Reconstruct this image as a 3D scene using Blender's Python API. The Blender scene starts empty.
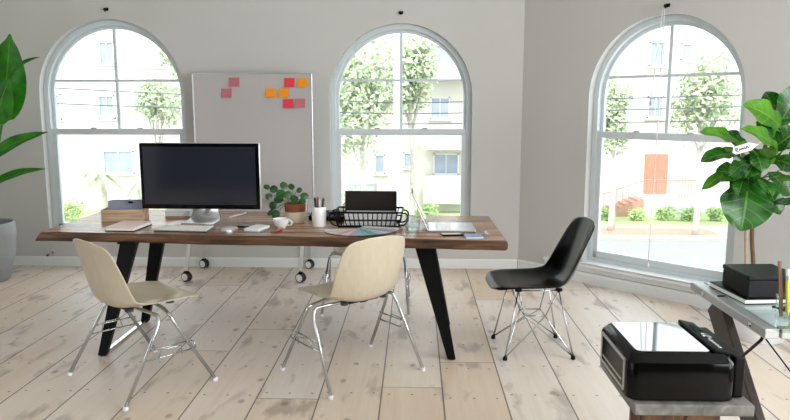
import bpy, bmesh, math, random
from mathutils import Vector, Matrix, Quaternion
from mathutils.geometry import interpolate_bezier
R = math.radians
random.seed(7)
SC = bpy.context.scene
COL = SC.collection

# ------------------------------------------------------------------ camera
F_PX, CAM_H = 690.0, 1.51
PITCH, YAW = math.atan(104 / 690.0), R(1.7)
cd = bpy.data.cameras.new('camera'); cam = bpy.data.objects.new('camera', cd); COL.objects.link(cam)
cam.location = (0, 0, CAM_H); cam.rotation_euler = (math.pi / 2 - PITCH, 0, YAW)
cd.sensor_width = 36.0; cd.lens = F_PX / 790 * 36.0; cd.clip_start = 0.05; cd.clip_end = 300
SC.camera = cam
# ------------------------------------------------------------------ view, world, sun
SC.view_settings.view_transform = 'Standard'; SC.view_settings.look = 'None'
SC.view_settings.gamma = 1.0; SC.view_settings.exposure = 0.55
SC.view_settings.use_curve_mapping = False
W = bpy.data.worlds.new('overcast_sky'); SC.world = W; W.use_nodes = True
nt = W.node_tree; bg = nt.nodes['Background']
bg.inputs['Color'].default_value = (0.90, 0.96, 1.0, 1); bg.inputs['Strength'].default_value = 2.2
sd = bpy.data.lights.new('sun', 'SUN'); sun = bpy.data.objects.new('sun', sd); COL.objects.link(sun)
sd.energy = 2.6; sd.angle = R(2); sd.color = (1, .97, .92)
sun.rotation_euler = (R(38), 0, R(-20))
# area lamps added at the unseen side windows to brighten the room
for lx, ly, rz, en in ((3.78, 1.975, 90, 65), (3.78, -.225, 90, 70), (3.78, -2.325, 90, 60)):
    ld = bpy.data.lights.new('side_window_fill', 'AREA'); lo = bpy.data.objects.new('side_window_fill', ld); COL.objects.link(lo)
    ld.shape = 'RECTANGLE'; ld.size = 1.7; ld.size_y = 2.3; ld.energy = en; ld.color = (.97, .99, 1)
    lo.location = (lx, ly, 1.55); lo.rotation_euler = (R(90), 0, R(rz))

# ------------------------------------------------------------------ helpers
fw = Vector((-math.sin(YAW) * math.cos(PITCH), math.cos(YAW) * math.cos(PITCH), -math.sin(PITCH)))
rt = Vector((math.cos(YAW), math.sin(YAW), 0)); up = rt.cross(fw)
def at(px, py, Y):
    d = fw * F_PX + rt * (px - 395) + up * (210 - py)
    return Vector((0, 0, CAM_H)) + d * (Y / d.y)

class MB:
    def __init__(self): self.v = []; self.f = []; self.uv = {}
    def add(self, vs, fs, M=None):
        o = len(self.v)
        self.v += [tuple(M @ Vector(p)) if M else tuple(p) for p in vs]
        self.f += [tuple(i + o for i in f) for f in fs]
        return self
    def box(self, c, s, M=None):
        x, y, z = c; a, b, d = s[0] / 2, s[1] / 2, s[2] / 2
        vs = [(x + i * a, y + j * b, z + k * d) for k in (-1, 1) for j in (-1, 1) for i in (-1, 1)]
        return self.add(vs, [(0, 2, 3, 1), (4, 5, 7, 6), (0, 1, 5, 4), (2, 6, 7, 3), (0, 4, 6, 2), (1, 3, 7, 5)], M)
    def beam(self, p, q, w, t, upv=(0, 0, 1), w2=None):
        p, q = Vector(p), Vector(q); a = (q - p).normalized(); s = a.cross(Vector(upv)).normalized(); n = s.cross(a)
        w2 = w if w2 is None else w2
        vs = []
        for c, ww in ((p, w), (q, w2)):
            for i, j in ((-1, -1), (1, -1), (1, 1), (-1, 1)): vs.append(c + s * (i * ww / 2) + n * (j * t / 2))
        return self.add(vs, [(3, 2, 1, 0), (4, 5, 6, 7), (0, 1, 5, 4), (1, 2, 6, 5), (2, 3, 7, 6), (3, 0, 4, 7)])
    def tube(self, pts, r, n=8, closed=False, M=None):
        pts = [Vector(p) for p in pts]; m = len(pts)
        rs = r if isinstance(r, (list, tuple)) else [r] * m
        T = []
        for i in range(m):
            a = pts[i - 1] if (i or closed) else pts[0]; b = pts[(i + 1) % m] if (i < m - 1 or closed) else pts[m - 1]
            T.append((b - a).normalized())
        u = T[0].orthogonal().normalized(); vs = []; fs = []
        for i in range(m):
            if i:
                q = T[i - 1].rotation_difference(T[i]); u = (q @ u); u = (u - T[i] * u.dot(T[i])).normalized()
            w = T[i].cross(u)
            for k in range(n):
                an = 2 * math.pi * k / n; vs.append(pts[i] + (u * math.cos(an) + w * math.sin(an)) * rs[i])
        for i in range(m if closed else m - 1):
            for k in range(n):
                a, b = i * n, ((i + 1) % m) * n
                fs.append((a + k, a + (k + 1) % n, b + (k + 1) % n, b + k))
        if not closed: fs += [tuple(range(n - 1, -1, -1)), tuple((m - 1) * n + k for k in range(n))]
        return self.add(vs, fs, M)
    def lathe(self, prof, n=32, c=(0, 0, 0), M=None):
        vs = []; fs = []; m = len(prof)
        for r, z in prof:
            for k in range(n):
                a = 2 * math.pi * k / n; vs.append((c[0] + r * math.cos(a), c[1] + r * math.sin(a), c[2] + z))
        for i in range(m - 1):
            for k in range(n): fs.append((i * n + k, i * n + (k + 1) % n, (i + 1) * n + (k + 1) % n, (i + 1) * n + k))
        if prof[0][0] > 1e-6: fs.append(tuple(range(n - 1, -1, -1)))
        if prof[-1][0] > 1e-6: fs.append(tuple((m - 1) * n + k for k in range(n)))
        return self.add(vs, fs, M)
    def prism(self, poly, z0, z1, M=None):
        n = len(poly); vs = [(x, y, z0) for x, y in poly] + [(x, y, z1) for x, y in poly]
        fs = [tuple(range(n - 1, -1, -1)), tuple(range(n, 2 * n))] + [(i, (i + 1) % n, n + (i + 1) % n, n + i) for i in range(n)]
        return self.add(vs, fs, M)
    def ball(self, c, r, n=12, sz=1.0):
        return self.lathe([(max(1e-5, r * math.sin(math.pi * i / n)), -r * sz * math.cos(math.pi * i / n)) for i in range(n + 1)], n * 2, c)
    def leaf(self, base, tip, normal, wid, shape, arch=.1, fold=.15, ripple=0., nu=12, nv=6, rph=0.):
        base, tip, normal = Vector(base), Vector(tip), Vector(normal)
        ax = tip - base; L = ax.length; a = ax / L; s = a.cross(normal).normalized(); nn = s.cross(a)
        o = len(self.v); vs = []; uvs = []
        for i in range(nu + 1):
            u = i / nu; w = wid * shape(u)
            for j in range(nv + 1):
                v = j / nv * 2 - 1
                h = arch * L * 4 * u * (1 - u) + fold * abs(v) * w + ripple * L * math.sin(u * 17 + rph + v * 2) * v * v
                vs.append(base + a * (L * u) + s * (w * v) + nn * h); uvs.append((u, v * .5 + .5))
        fs = []
        for i in range(nu):
            for j in range(nv):
                p = i * (nv + 1) + j; fs.append((p, p + 1, p + nv + 2, p + nv + 1))
        for k, t in enumerate(uvs): self.uv[o + k] = t
        return self.add(vs, fs)
    def build(self, name, m, parent=None, smooth=False, bevel=0, seg=2, sub=0, solid=0, angle=None, loc=None):
        me = bpy.data.meshes.new(name); me.from_pydata(self.v, [], self.f)
        if self.uv:
            l = me.uv_layers.new(name='UVMap')
            for lp in me.loops: l.data[lp.index].uv = self.uv.get(lp.vertex_index, (0, 0))
        bm = bmesh.new(); bm.from_mesh(me)
        if not self.uv: bmesh.ops.recalc_face_normals(bm, faces=bm.faces)
        bm.to_mesh(me); bm.free()
        me.materials.append(m)
        if smooth:
            me.shade_smooth()
            if angle is not None: me.set_sharp_from_angle(angle=R(angle))
        o = bpy.data.objects.new(name, me); COL.objects.link(o)
        if parent: o.parent = parent
        if loc: o.location = loc
        if solid:
            md = o.modifiers.new('s', 'SOLIDIFY'); md.thickness = solid; md.offset = 0
        if bevel:
            md = o.modifiers.new('b', 'BEVEL'); md.width = bevel; md.segments = seg; md.limit_method = 'ANGLE'; md.angle_limit = R(35)
        if sub:
            md = o.modifiers.new('u', 'SUBSURF'); md.levels = sub; md.render_levels = sub
        return o

def tag(o, label=None, cat=None, group=None, kind=None):
    if label: o['label'] = label
    if cat: o['category'] = cat
    if group: o['group'] = group
    if kind: o['kind'] = kind
    return o
def thing(name, label, cat, loc=(0, 0, 0), rz=0, group=None):
    o = bpy.data.objects.new(name, None); COL.objects.link(o); o.empty_display_size = .1
    o.location = loc; o.rotation_euler = (0, 0, rz)
    return tag(o, label, cat, group)
def struct_empty(name):
    o = bpy.data.objects.new(name, None); COL.objects.link(o); o['kind'] = 'structure'; return o
def dup(root, label, loc, rz):
    r = root.copy(); COL.objects.link(r); r.location = loc; r.rotation_euler = (0, 0, rz); r['label'] = label
    for ch in list(root.children):
        c = ch.copy(); COL.objects.link(c); c.parent = r
        for g in list(ch.children):
            d = g.copy(); COL.objects.link(d); d.parent = c
    return r
def smoothpath(pts, k=6, closed=False):
    P = [Vector(p) for p in pts]; out = []; n = len(P)
    for i in range(n if closed else n - 1):
        if closed: a, b, c, d = P[i - 1], P[i], P[(i + 1) % n], P[(i + 2) % n]
        else: a, b, c, d = P[max(i - 1, 0)], P[i], P[i + 1], P[min(i + 2, n - 1)]
        for j in range(k):
            t = j / k
            out.append(.5 * ((2 * b) + (c - a) * t + (2 * a - 5 * b + 4 * c - d) * t * t + (3 * b - a - 3 * c + d) * t ** 3))
    if not closed: out.append(P[-1])
    return out
def fillet(pts, r, k=5):
    P = [Vector(p) for p in pts]; out = [P[0]]
    for i in range(1, len(P) - 1):
        a = (P[i - 1] - P[i]); b = (P[i + 1] - P[i]); ra = min(r, a.length * .45, b.length * .45)
        p, q = P[i] + a.normalized() * ra, P[i] + b.normalized() * ra
        for j in range(k + 1):
            t = j / k; out.append(p * (1 - t) ** 2 + P[i] * 2 * t * (1 - t) + q * t * t)
    out.append(P[-1]); return out

# ------------------------------------------------------------------ materials
def lin(h):
    c = [int(h[i:i + 2], 16) / 255 for i in (0, 2, 4)]
    return tuple(x / 12.92 if x <= .04045 else ((x + .055) / 1.055) ** 2.4 for x in c) + (1,)
def base_mat(name):
    m = bpy.data.materials.new(name); m.use_nodes = True; n = m.node_tree
    return m, n, n.nodes['Principled BSDF'], n.nodes, n.links
def mat(name, col, rough=.5, metal=0., spec=.5, var=.06, scale=8., bump=0., stretch=(1, 1, 1), coat=0., trans=0., bscale=None):
    m, n, p, N, L = base_mat(name); c = lin(col) if isinstance(col, str) else col
    p.inputs['Roughness'].default_value = rough; p.inputs['Metallic'].default_value = metal
    p.inputs['Specular IOR Level'].default_value = spec; p.inputs['Coat Weight'].default_value = coat; p.inputs['Coat Roughness'].default_value = .05
    tc = N.new('ShaderNodeTexCoord'); mp = N.new('ShaderNodeMapping'); mp.inputs['Scale'].default_value = stretch
    L.new(tc.outputs['Object'], mp.inputs['Vector'])
    nz = N.new('ShaderNodeTexNoise'); nz.inputs['Scale'].default_value = scale; nz.inputs['Detail'].default_value = 5
    L.new(mp.outputs[0], nz.inputs['Vector'])
    rp = N.new('ShaderNodeValToRGB'); rp.color_ramp.elements[0].position = .3; rp.color_ramp.elements[1].position = .7
    rp.color_ramp.elements[0].color = tuple(x * (1 - var) for x in c[:3]) + (1,)
    rp.color_ramp.elements[1].color = tuple(min(1, x * (1 + var)) for x in c[:3]) + (1,)
    L.new(nz.outputs['Fac'], rp.inputs[0]); L.new(rp.outputs[0], p.inputs['Base Color'])
    if bump:
        b = N.new('ShaderNodeBump'); b.inputs['Strength'].default_value = bump; b.inputs['Distance'].default_value = .004
        src = nz
        if bscale:
            src = N.new('ShaderNodeTexNoise'); src.inputs['Scale'].default_value = bscale; L.new(mp.outputs[0], src.inputs['Vector'])
        L.new(src.outputs['Fac'], b.inputs['Height']); L.new(b.outputs[0], p.inputs['Normal'])
    return m
def math_node(N, L, op, a, b=None, c=None):
    q = N.new('ShaderNodeMath'); q.operation = op
    for i, x in enumerate((a, b, c)):
        if x is None: continue
        if isinstance(x, (int, float)): q.inputs[i].default_value = x
        else: L.new(x, q.inputs[i])
    return q.outputs[0]
def mixc(N, L, fac, a, b, blend='MIX'):
    q = N.new('ShaderNodeMix'); q.data_type = 'RGBA'; q.blend_type = blend
    if isinstance(fac, (int, float)): q.inputs[0].default_value = fac
    else: L.new(fac, q.inputs[0])
    for i, x in ((6, a), (7, b)):
        if isinstance(x, tuple): q.inputs[i].default_value = x
        else: L.new(x, q.inputs[i])
    return q.outputs[2]
def ramp(N, L, src, stops):
    r = N.new('ShaderNodeValToRGB'); e = r.color_ramp.elements
    while len(e) < len(stops): e.new(.5)
    for k, (pos, c) in enumerate(stops): e[k].position = pos; e[k].color = c
    L.new(src, r.inputs[0]); return r.outputs[0]

def floor_mat():
    m, n, p, N, L = base_mat('whitewashed_pine_planks')
    g = N.new('ShaderNodeNewGeometry'); sx = N.new('ShaderNodeSeparateXYZ'); L.new(g.outputs['Position'], sx.inputs[0])
    X, Y = sx.outputs[0], sx.outputs[1]
    u = math_node(N, L, 'DIVIDE', math_node(N, L, 'ADD', X, 20.0 + PLANK_OFF), PLANK_W)
    pid = math_node(N, L, 'FLOOR', u); fr = math_node(N, L, 'FRACT', u)
    wn = N.new('ShaderNodeTexWhiteNoise'); wn.noise_dimensions = '1D'; L.new(pid, wn.inputs['W'])
    rnd = wn.outputs['Value']
    yy = math_node(N, L, 'DIVIDE', math_node(N, L, 'ADD', Y, math_node(N, L, 'MULTIPLY', rnd, 9.0)), 3.1)
    yid = math_node(N, L, 'FLOOR', yy); yf = math_node(N, L, 'FRACT', yy)
    key = math_node(N, L, 'ADD', math_node(N, L, 'MULTIPLY', pid, 7.31), math_node(N, L, 'MULTIPLY', yid, 3.77))
    wn2 = N.new('ShaderNodeTexWhiteNoise'); wn2.noise_dimensions = '1D'; L.new(key, wn2.inputs['W'])
    edge = math_node(N, L, 'MINIMUM', fr, math_node(N, L, 'SUBTRACT', 1.0, fr))
    gap = math_node(N, L, 'LESS_THAN', edge, .012)
    yedge = math_node(N, L, 'MINIMUM', yf, math_node(N, L, 'SUBTRACT', 1.0, yf))
    ygap = math_node(N, L, 'LESS_THAN', yedge, .0009)
    gap = math_node(N, L, 'MAXIMUM', gap, ygap)
    cb = N.new('ShaderNodeCombineXYZ'); L.new(X, cb.inputs[0]); L.new(Y, cb.inputs[1]); L.new(math_node(N, L, 'MULTIPLY', key, 1.7), cb.inputs[2])
    def noise(scale, st, det=6, dist=0.):
        mp = N.new('ShaderNodeMapping'); mp.inputs['Scale'].default_value = st; L.new(cb.outputs[0], mp.inputs[0])
        q = N.new('ShaderNodeTexNoise'); q.inputs['Scale'].default_value = scale; q.inputs['Detail'].default_value = det
        q.inputs['Distortion'].default_value = dist; L.new(mp.outputs[0], q.inputs['Vector']); return q.outputs['Fac']
    grain = noise(1, (26, 1.6, 1), 6, .6); broad = noise(1, (3.0, .7, 1), 3); stain = noise(1, (7, 2.4, 1), 5, .4)
    fine = noise(1, (120, 5, 1), 3)
    c0 = ramp(N, L, grain, [(.25, lin('bfa68c')), (.5, lin('d8c6b1')), (.75, lin('e6d9c9'))])
    c1 = ramp(N, L, broad, [(.3, lin('ccae8c')), (.7, lin('eae4de'))])
    col = mixc(N, L, .45, c0, c1)
    tint = ramp(N, L, wn2.outputs['Value'], [(0, lin('d6bea4')), (.5, lin('e4d6c6')), (1, lin('e4e2df'))])
    col = mixc(N, L, .5, col, tint)
    col = mixc(N, L, math_node(N, L, 'MULTIPLY', fine, .18), col, lin('9c8874'))
    sm = ramp(N, L, stain, [(.57, (0, 0, 0, 1)), (.68, (1, 1, 1, 1))])
    col = mixc(N, L, math_node(N, L, 'MULTIPLY', sm, .55), col, lin('86796c'))
    # knots
    mp = N.new('ShaderNodeMapping'); mp.inputs['Scale'].default_value = (3.6, 2.6, 1); L.new(cb.outputs[0], mp.inputs[0])
    vo = N.new('ShaderNodeTexVoronoi'); vo.voronoi_dimensions = '2D'; vo.inputs['Scale'].default_value = 1; L.new(mp.outputs[0], vo.inputs['Vector'])
    wob = math_node(N, L, 'ADD', vo.outputs['Distance'], math_node(N, L, 'MULTIPLY', math_node(N, L, 'SUBTRACT', grain, .5), .10))
    kn = ramp(N, L, wob, [(.03, (1, 1, 1, 1)), (.085, (0, 0, 0, 1))])
    sc = N.new('ShaderNodeSeparateColor'); L.new(vo.outputs['Color'], sc.inputs[0])
    kn = math_node(N, L, 'MULTIPLY', kn, math_node(N, L, 'GREATER_THAN', sc.outputs[0], .55))
    col = mixc(N, L, math_node(N, L, 'MULTIPLY', kn, .6), col, lin('7d6753'))
    # nail holes in pairs across each board
    ny = math_node(N, L, 'FRACT', math_node(N, L, 'DIVIDE', math_node(N, L, 'ADD', Y, math_node(N, L, 'MULTIPLY', rnd, .06)), .41))
    dy = math_node(N, L, 'MULTIPLY', math_node(N, L, 'SUBTRACT', ny, .5), .41)
    def nail(c):
        dx = math_node(N, L, 'MULTIPLY', math_node(N, L, 'SUBTRACT', fr, c), PLANK_W)
        d = math_node(N, L, 'ADD', math_node(N, L, 'MULTIPLY', dx, dx), math_node(N, L, 'MULTIPLY', dy, dy))
        return math_node(N, L, 'LESS_THAN', d, .007 ** 2)
    nails = math_node(N, L, 'MAXIMUM', math_node(N, L, 'MAXIMUM', nail(.12), nail(.5)), nail(.87))
    col = mixc(N, L, math_node(N, L, 'MULTIPLY', nails, .75), col, lin('4a4038'))
    col = mixc(N, L, math_node(N, L, 'MULTIPLY', gap, .85), col, lin('4d4339'))
    L.new(col, p.inputs['Base Color'])
    rr = math_node(N, L, 'ADD', .36, math_node(N, L, 'MULTIPLY', grain, .25)); L.new(rr, p.inputs['Roughness'])
    h = math_node(N, L, 'SUBTRACT', math_node(N, L, 'MULTIPLY', grain, .25), gap)
    b = N.new('ShaderNodeBump'); b.inputs['Strength'].default_value = .35; b.inputs['Distance'].default_value = .004; L.new(h, b.inputs['Height']); L.new(b.outputs[0], p.inputs['Normal'])
    return m
PLANK_W, PLANK_OFF = .325, .0
def wood(name, dark, mid, light, st=(1.2, 16, 16), rough=.35, spec=.5, bump=.15):
    m, n, p, N, L = base_mat(name)
    tc = N.new('ShaderNodeTexCoord'); mp = N.new('ShaderNodeMapping'); mp.inputs['Scale'].default_value = st; L.new(tc.outputs['Object'], mp.inputs[0])
    a = N.new('ShaderNodeTexNoise'); a.inputs['Scale'].default_value = 1.4; a.inputs['Detail'].default_value = 7; a.inputs['Distortion'].default_value = .9; L.new(mp.outputs[0], a.inputs['Vector'])
    c = ramp(N, L, a.outputs['Fac'], [(.28, lin(dark)), (.5, lin(mid)), (.72, lin(light))])
    L.new(c, p.inputs['Base Color']); p.inputs['Roughness'].default_value = rough; p.inputs['Specular IOR Level'].default_value = spec
    b = N.new('ShaderNodeBump'); b.inputs['Strength'].default_value = bump; b.inputs['Distance'].default_value = .002; L.new(a.outputs['Fac'], b.inputs['Height']); L.new(b.outputs[0], p.inputs['Normal'])
    return m
def leaf_mat(name, dark, light, vein, rough=.35, nveins=9, transl=.35):
    m, n, p, N, L = base_mat(name)
    uv = N.new('ShaderNodeUVMap'); sx = N.new('ShaderNodeSeparateXYZ'); L.new(uv.outputs[0], sx.inputs[0])
    U, V = sx.outputs[0], sx.outputs[1]
    av = math_node(N, L, 'ABSOLUTE', math_node(N, L, 'SUBTRACT', V, .5))
    ph = math_node(N, L, 'FRACT', math_node(N, L, 'MULTIPLY', math_node(N, L, 'SUBTRACT', U, math_node(N, L, 'MULTIPLY', av, .35)), nveins))
    lv = math_node(N, L, 'LESS_THAN', math_node(N, L, 'ABSOLUTE', math_node(N, L, 'SUBTRACT', ph, .5)), .05)
    mv = math_node(N, L, 'LESS_THAN', av, .022); vm = math_node(N, L, 'MAXIMUM', mv, math_node(N, L, 'MULTIPLY', lv, .6))
    tc = N.new('ShaderNodeTexCoord'); nz = N.new('ShaderNodeTexNoise'); nz.inputs['Scale'].default_value = 9; L.new(tc.outputs['Object'], nz.inputs['Vector'])
    c = ramp(N, L, nz.outputs['Fac'], [(.3, lin(dark)), (.7, lin(light))])
    c = mixc(N, L, math_node(N, L, 'MULTIPLY', vm, .45), c, lin(vein)); L.new(c, p.inputs['Base Color']); p.inputs['Roughness'].default_value = rough
    tr = N.new('ShaderNodeBsdfTranslucent'); L.new(c, tr.inputs['Color'])
    mx = N.new('ShaderNodeMixShader'); mx.inputs[0].default_value = transl; L.new(p.outputs[0], mx.inputs[1]); L.new(tr.outputs[0], mx.inputs[2])
    L.new(mx.outputs[0], N['Material Output'].inputs['Surface'])
    return m
def glass_mat(name, tint=(1, 1, 1, 1), ior=1.45, gl=1.0):
    m, n, p, N, L = base_mat(name); N.remove(p)
    tr = N.new('ShaderNodeBsdfTransparent'); tr.inputs[0].default_value = tint
    gs = N.new('ShaderNodeBsdfGlossy'); gs.inputs['Roughness'].default_value = .01
    g = N.new('ShaderNodeNewGeometry'); dt = N.new('ShaderNodeVectorMath'); dt.operation = 'DOT_PRODUCT'
    L.new(g.outputs['Normal'], dt.inputs[0]); L.new(g.outputs['Incoming'], dt.inputs[1])
    f0 = ((ior - 1) / (ior + 1)) ** 2
    k = math_node(N, L, 'POWER', math_node(N, L, 'SUBTRACT', 1.0, math_node(N, L, 'ABSOLUTE', dt.outputs['Value'])), 5.0)
    fz = math_node(N, L, 'ADD', f0, math_node(N, L, 'MULTIPLY', k, 1 - f0))
    mx = N.new('ShaderNodeMixShader'); L.new(math_node(N, L, 'MULTIPLY', fz, gl), mx.inputs[0])
    L.new(tr.outputs[0], mx.inputs[1]); L.new(gs.outputs[0], mx.inputs[2]); L.new(mx.outputs[0], N['Material Output'].inputs['Surface'])
    return m

M = {}
M['wall'] = mat('white_wall_paint', 'c9c8c5', .75, var=.015, scale=1.5, bump=.05, bscale=120, spec=.3)
M['rear_wall'] = mat('light_absorbing_rear_wall', '4c4b49', .8, var=.05)  # unseen wall, colour made dark so black surfaces reflect less light
M['ceiling'] = mat('ceiling_paint', 'e6e6e4', .8, var=.01, spec=.2)
M['trim'] = mat('white_trim_paint', 'e9ebec', .4, var=.01, scale=3)
M['vinyl'] = mat('white_window_vinyl', 'd2dade', .35, var=.01, scale=3)
M['floor'] = floor_mat()
M['pane'] = glass_mat('window_glass', (.97, .985, .99, 1), 1.35, .8)
M['glass'] = glass_mat('clear_glass', (.93, .97, .96, 1), 1.5, 1.0)
M['edge_wood'] = wood('dark_live_edge', '24170e', '523928', '7a583d', (1.3, 11, 20), .45, .4, .4)
M['top_wood'] = wood('sheen_lightened_walnut_top', '5a4030', '9b7860', 'c6a488', (1.3, 11, 11), .27, .7)  # walnut top, window sheen put into the colour as lighter tones
M['black_steel'] = mat('black_powder_coated_steel', '060708', .42, var=.1, spec=.15)
M['steel'] = mat('brushed_steel', 'c8cacb', .22, 1, var=.04, scale=30, stretch=(1, 1, 12))
M['chrome'] = mat('chrome_tube', 'c4c8cb', .12, 1, var=.02)
M['shell'] = mat('parchment_fibreglass', 'c6bba5', .32, var=.05, scale=60, stretch=(1, 1, .2), coat=.2)
M['white_plastic'] = mat('white_plastic', 'eceded', .35, var=.01)
M['black_shell'] = mat('black_moulded_plastic', '040506', .22, var=.1, spec=.12)
M['black_plastic'] = mat('black_gloss_plastic', '040405', .08, var=.1, spec=.16)
M['black_matte'] = mat('black_matte_plastic', '08090a', .45, var=.1, spec=.15)
M['rubber'] = mat('grey_rubber', '3a3b3d', .6)
M['screen'] = mat('dark_screen_glass', '232631', .07, var=.02, spec=.5)  # bluish base raised to stand in for the room's reflection
M['alu'] = mat('satin_aluminium', 'd4d6d8', .3, .85, var=.02, scale=20)
M['key'] = mat('white_key_plastic', 'f0f1f2', .4, var=.01)
M['board'] = mat('whiteboard_surface', 'bab6b5', .14, var=.02, scale=2, spec=.6)
M['note_pink'] = mat('dusty_pink_paper', 'bf6f76', .7, var=.03); M['note_red'] = mat('red_paper', 'e63a4c', .7, var=.03); M['note_orange'] = mat('orange_paper', 'f2970a', .7, var=.03)
M['paper'] = mat('white_paper', 'eeeeec', .6, var=.015)
M['pinkcover'] = mat('pale_pink_cover', 'e8cfc4', .5, var=.02)
M['boxwood'] = wood('light_oak_box', '98785e', 'b89a80', 'ceb49c', (2, 30, 30), .5, .4)
M['bluegrey'] = mat('blue_grey_card', '868ca0', .5, var=.06); M['navy'] = mat('dark_navy_card', '23263a', .5)
M['cream_pot'] = mat('cream_glazed_ceramic', 'd9d0b8', .3, var=.03)
M['terracotta'] = mat('terracotta_clay', '8a4a2c', .7, var=.1, bump=.1); M['soil'] = mat('dark_soil', '2b2019', .9, var=.3, scale=60, bump=.6)
M['ceramic'] = mat('white_glazed_ceramic', 'eef0f0', .15, var=.01); M['copper'] = mat('rose_copper', 'b46a52', .25, .8)
M['pilea'] = leaf_mat('pilea_leaf', '123a13', '235a20', '4d8a3e', .25, 4, .15)
M['ficus'] = leaf_mat('fiddle_leaf', '12420f', '2b6f1d', '7fae55', .22, 7, .22)
M['ficus_young'] = leaf_mat('young_fiddle_leaf', '3f7f1a', '66a42c', '9cc25c', .28, 7, .4)
M['strel'] = leaf_mat('bird_of_paradise_leaf', '1a5a12', '37881c', '7ab04c', .28, 34, .35)
M['stem'] = mat('green_leaf_stem', '3f7a2c', .45, var=.1); M['bark'] = mat('brown_bark', '6b5138', .8, var=.2, scale=40, bump=.4)
M['bark_pale'] = mat('pale_bark', 'a8997f', .8, var=.15, scale=40, bump=.3)
M['grey_pot'] = mat('grey_fibre_cement', '9a9d9e', .6, var=.05, scale=12, bump=.1); M['white_pot'] = mat('white_planter', 'e6e9ec', .35, var=.01)
M['greywood'] = wood('grey_weathered_oak', '4e4d4b', '6e6d6a', '8a8986', (12, 1.6, 12), .5, .4, .3)
M['brownwood'] = wood('dark_brown_timber', '2e1d12', '553823', '6e4c31', (14, 14, 1.5), .45, .4)
M['espresso'] = wood('espresso_leg', '110a07', '271812', '38241b', (10, 10, 1.5), .35, .5)
M['silver'] = mat('silver_powder_coat', 'b9bcbe', .32, .7, var=.03, scale=20)
M['deskglass'] = glass_mat('tempered_desk_glass', (.84, .93, .92, 1), 1.8, 1.0)
M['leather'] = mat('black_leatherette', '0a0c0f', .38, spec=.2, var=.1, scale=60, bump=.15, bscale=200)
M['cover'] = mat('black_book_cover', '0e0f13', .4, spec=.2); M['ruler'] = wood('brown_wooden_ruler', '4a2e16', '6a4524', '7e5830', (30, 30, 3), .45)
M['yellow'] = mat('yellow_lacquer', 'e6d22e', .3, var=.02); M['red'] = mat('red_lacquer', 'b5372f', .35); M['black_ink'] = mat('black_barrel', '18181a', .35)
M['blue'] = mat('sky_blue_cover', '6f9cc6', .4, var=.03); M['silver_grey'] = mat('silver_grey_plastic', 'c9ccd0', .3, var=.02)

# ------------------------------------------------------------------ room shell
WY = 6.36; CX = .965; XL = -5.0; YB = -3.5; CEIL = 3.25; TH = .22
def floor_poly():
    return [(XL, YB), (3.8, YB), (3.8, WY - (3.8 - CX)), (CX, WY), (XL, WY)]
mb = MB(); mb.prism(floor_poly(), -.1, 0); fl = mb.build('floor', M['floor']); tag(fl, kind='structure')
mb = MB(); mb.prism(floor_poly(), CEIL, CEIL + .15); tag(mb.build('ceiling', M['ceiling']), kind='structure')
MBACK = Matrix.Translation((0, WY, 0))                                   # u -> +x, v -> +y (outside), w -> z
MRIGHT = Matrix.Translation((CX, WY, 0)) @ Matrix.Rotation(R(-45), 4, 'Z')
MREAR = Matrix.Translation((3.8, YB, 0)) @ Matrix.Rotation(R(180), 4, 'Z')
def arch_loop(c, hw, z0, zs, rise=None, n=28):
    rise = rise or hw
    return [(c - hw, z0), (c + hw, z0)] + [(c + hw * math.cos(math.pi * k / n), zs + rise * math.sin(math.pi * k / n)) for k in range(n + 1)]
def wall(name, u0, u1, loops, MM, z1=CEIL, mm='wall'):
    bm = bmesh.new(); edges = []
    for lp in [[(u0, 0), (u1, 0), (u1, z1), (u0, z1)]] + loops:
        vs = [bm.verts.new((u, 0, z)) for u, z in lp]
        edges += [bm.edges.new((vs[i], vs[(i + 1) % len(vs)])) for i in range(len(vs))]
    bmesh.ops.triangle_fill(bm, use_beauty=True, edges=edges)
    r = bmesh.ops.extrude_face_region(bm, geom=bm.faces[:])
    for v in r['geom']:
        if isinstance(v, bmesh.types.BMVert): v.co.y += TH
    bmesh.ops.recalc_face_normals(bm, faces=bm.faces)
    me = bpy.data.meshes.new(name); bm.to_mesh(me); bm.free(); me.materials.append(M[mm])
    o = bpy.data.objects.new(name, me); COL.objects.link(o); o.matrix_world = MM; return tag(o, kind='structure')
ZM = 1.27
WIN = [(-2.80, .675, 2.29, MBACK, .29), (-.135, .65, 2.245, MBACK, .29), (1.30, .622, 2.20, MRIGHT, .17)]
loops_b = [arch_loop(c, hw, z0, zt - hw) for c, hw, zt, mm, z0 in WIN[:2]]
wall('wall_back', XL - TH, CX, loops_b, MBACK)
wall('wall_right', 0, 4.01, [arch_loop(WIN[2][0], WIN[2][1], .17, WIN[2][2] - WIN[2][1])], MRIGHT)
wall('wall_rear', 0, 3.8 - XL, [], MREAR, mm='rear_wall')
MLEFT = Matrix.Translation((XL, YB, 0)) @ Matrix.Rotation(R(90), 4, 'Z')
wall('wall_left', 0, WY - YB, [[(u, .4), (u + 1.7, .4), (u + 1.7, 2.7), (u, 2.7)] for u in (.95, 3.25)], MLEFT)  # openings in this unseen wall are added to let in more sky light
MSIDE = Matrix.Translation((3.8, WY - (3.8 - CX), 0)) @ Matrix.Rotation(R(-90), 4, 'Z')
wall('wall_side', 0, WY - (3.8 - CX) - YB, [[(u, .4), (u + 1.7, .4), (u + 1.7, 2.7), (u, 2.7)] for u in (.7, 2.9, 5.0)], MSIDE)
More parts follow.
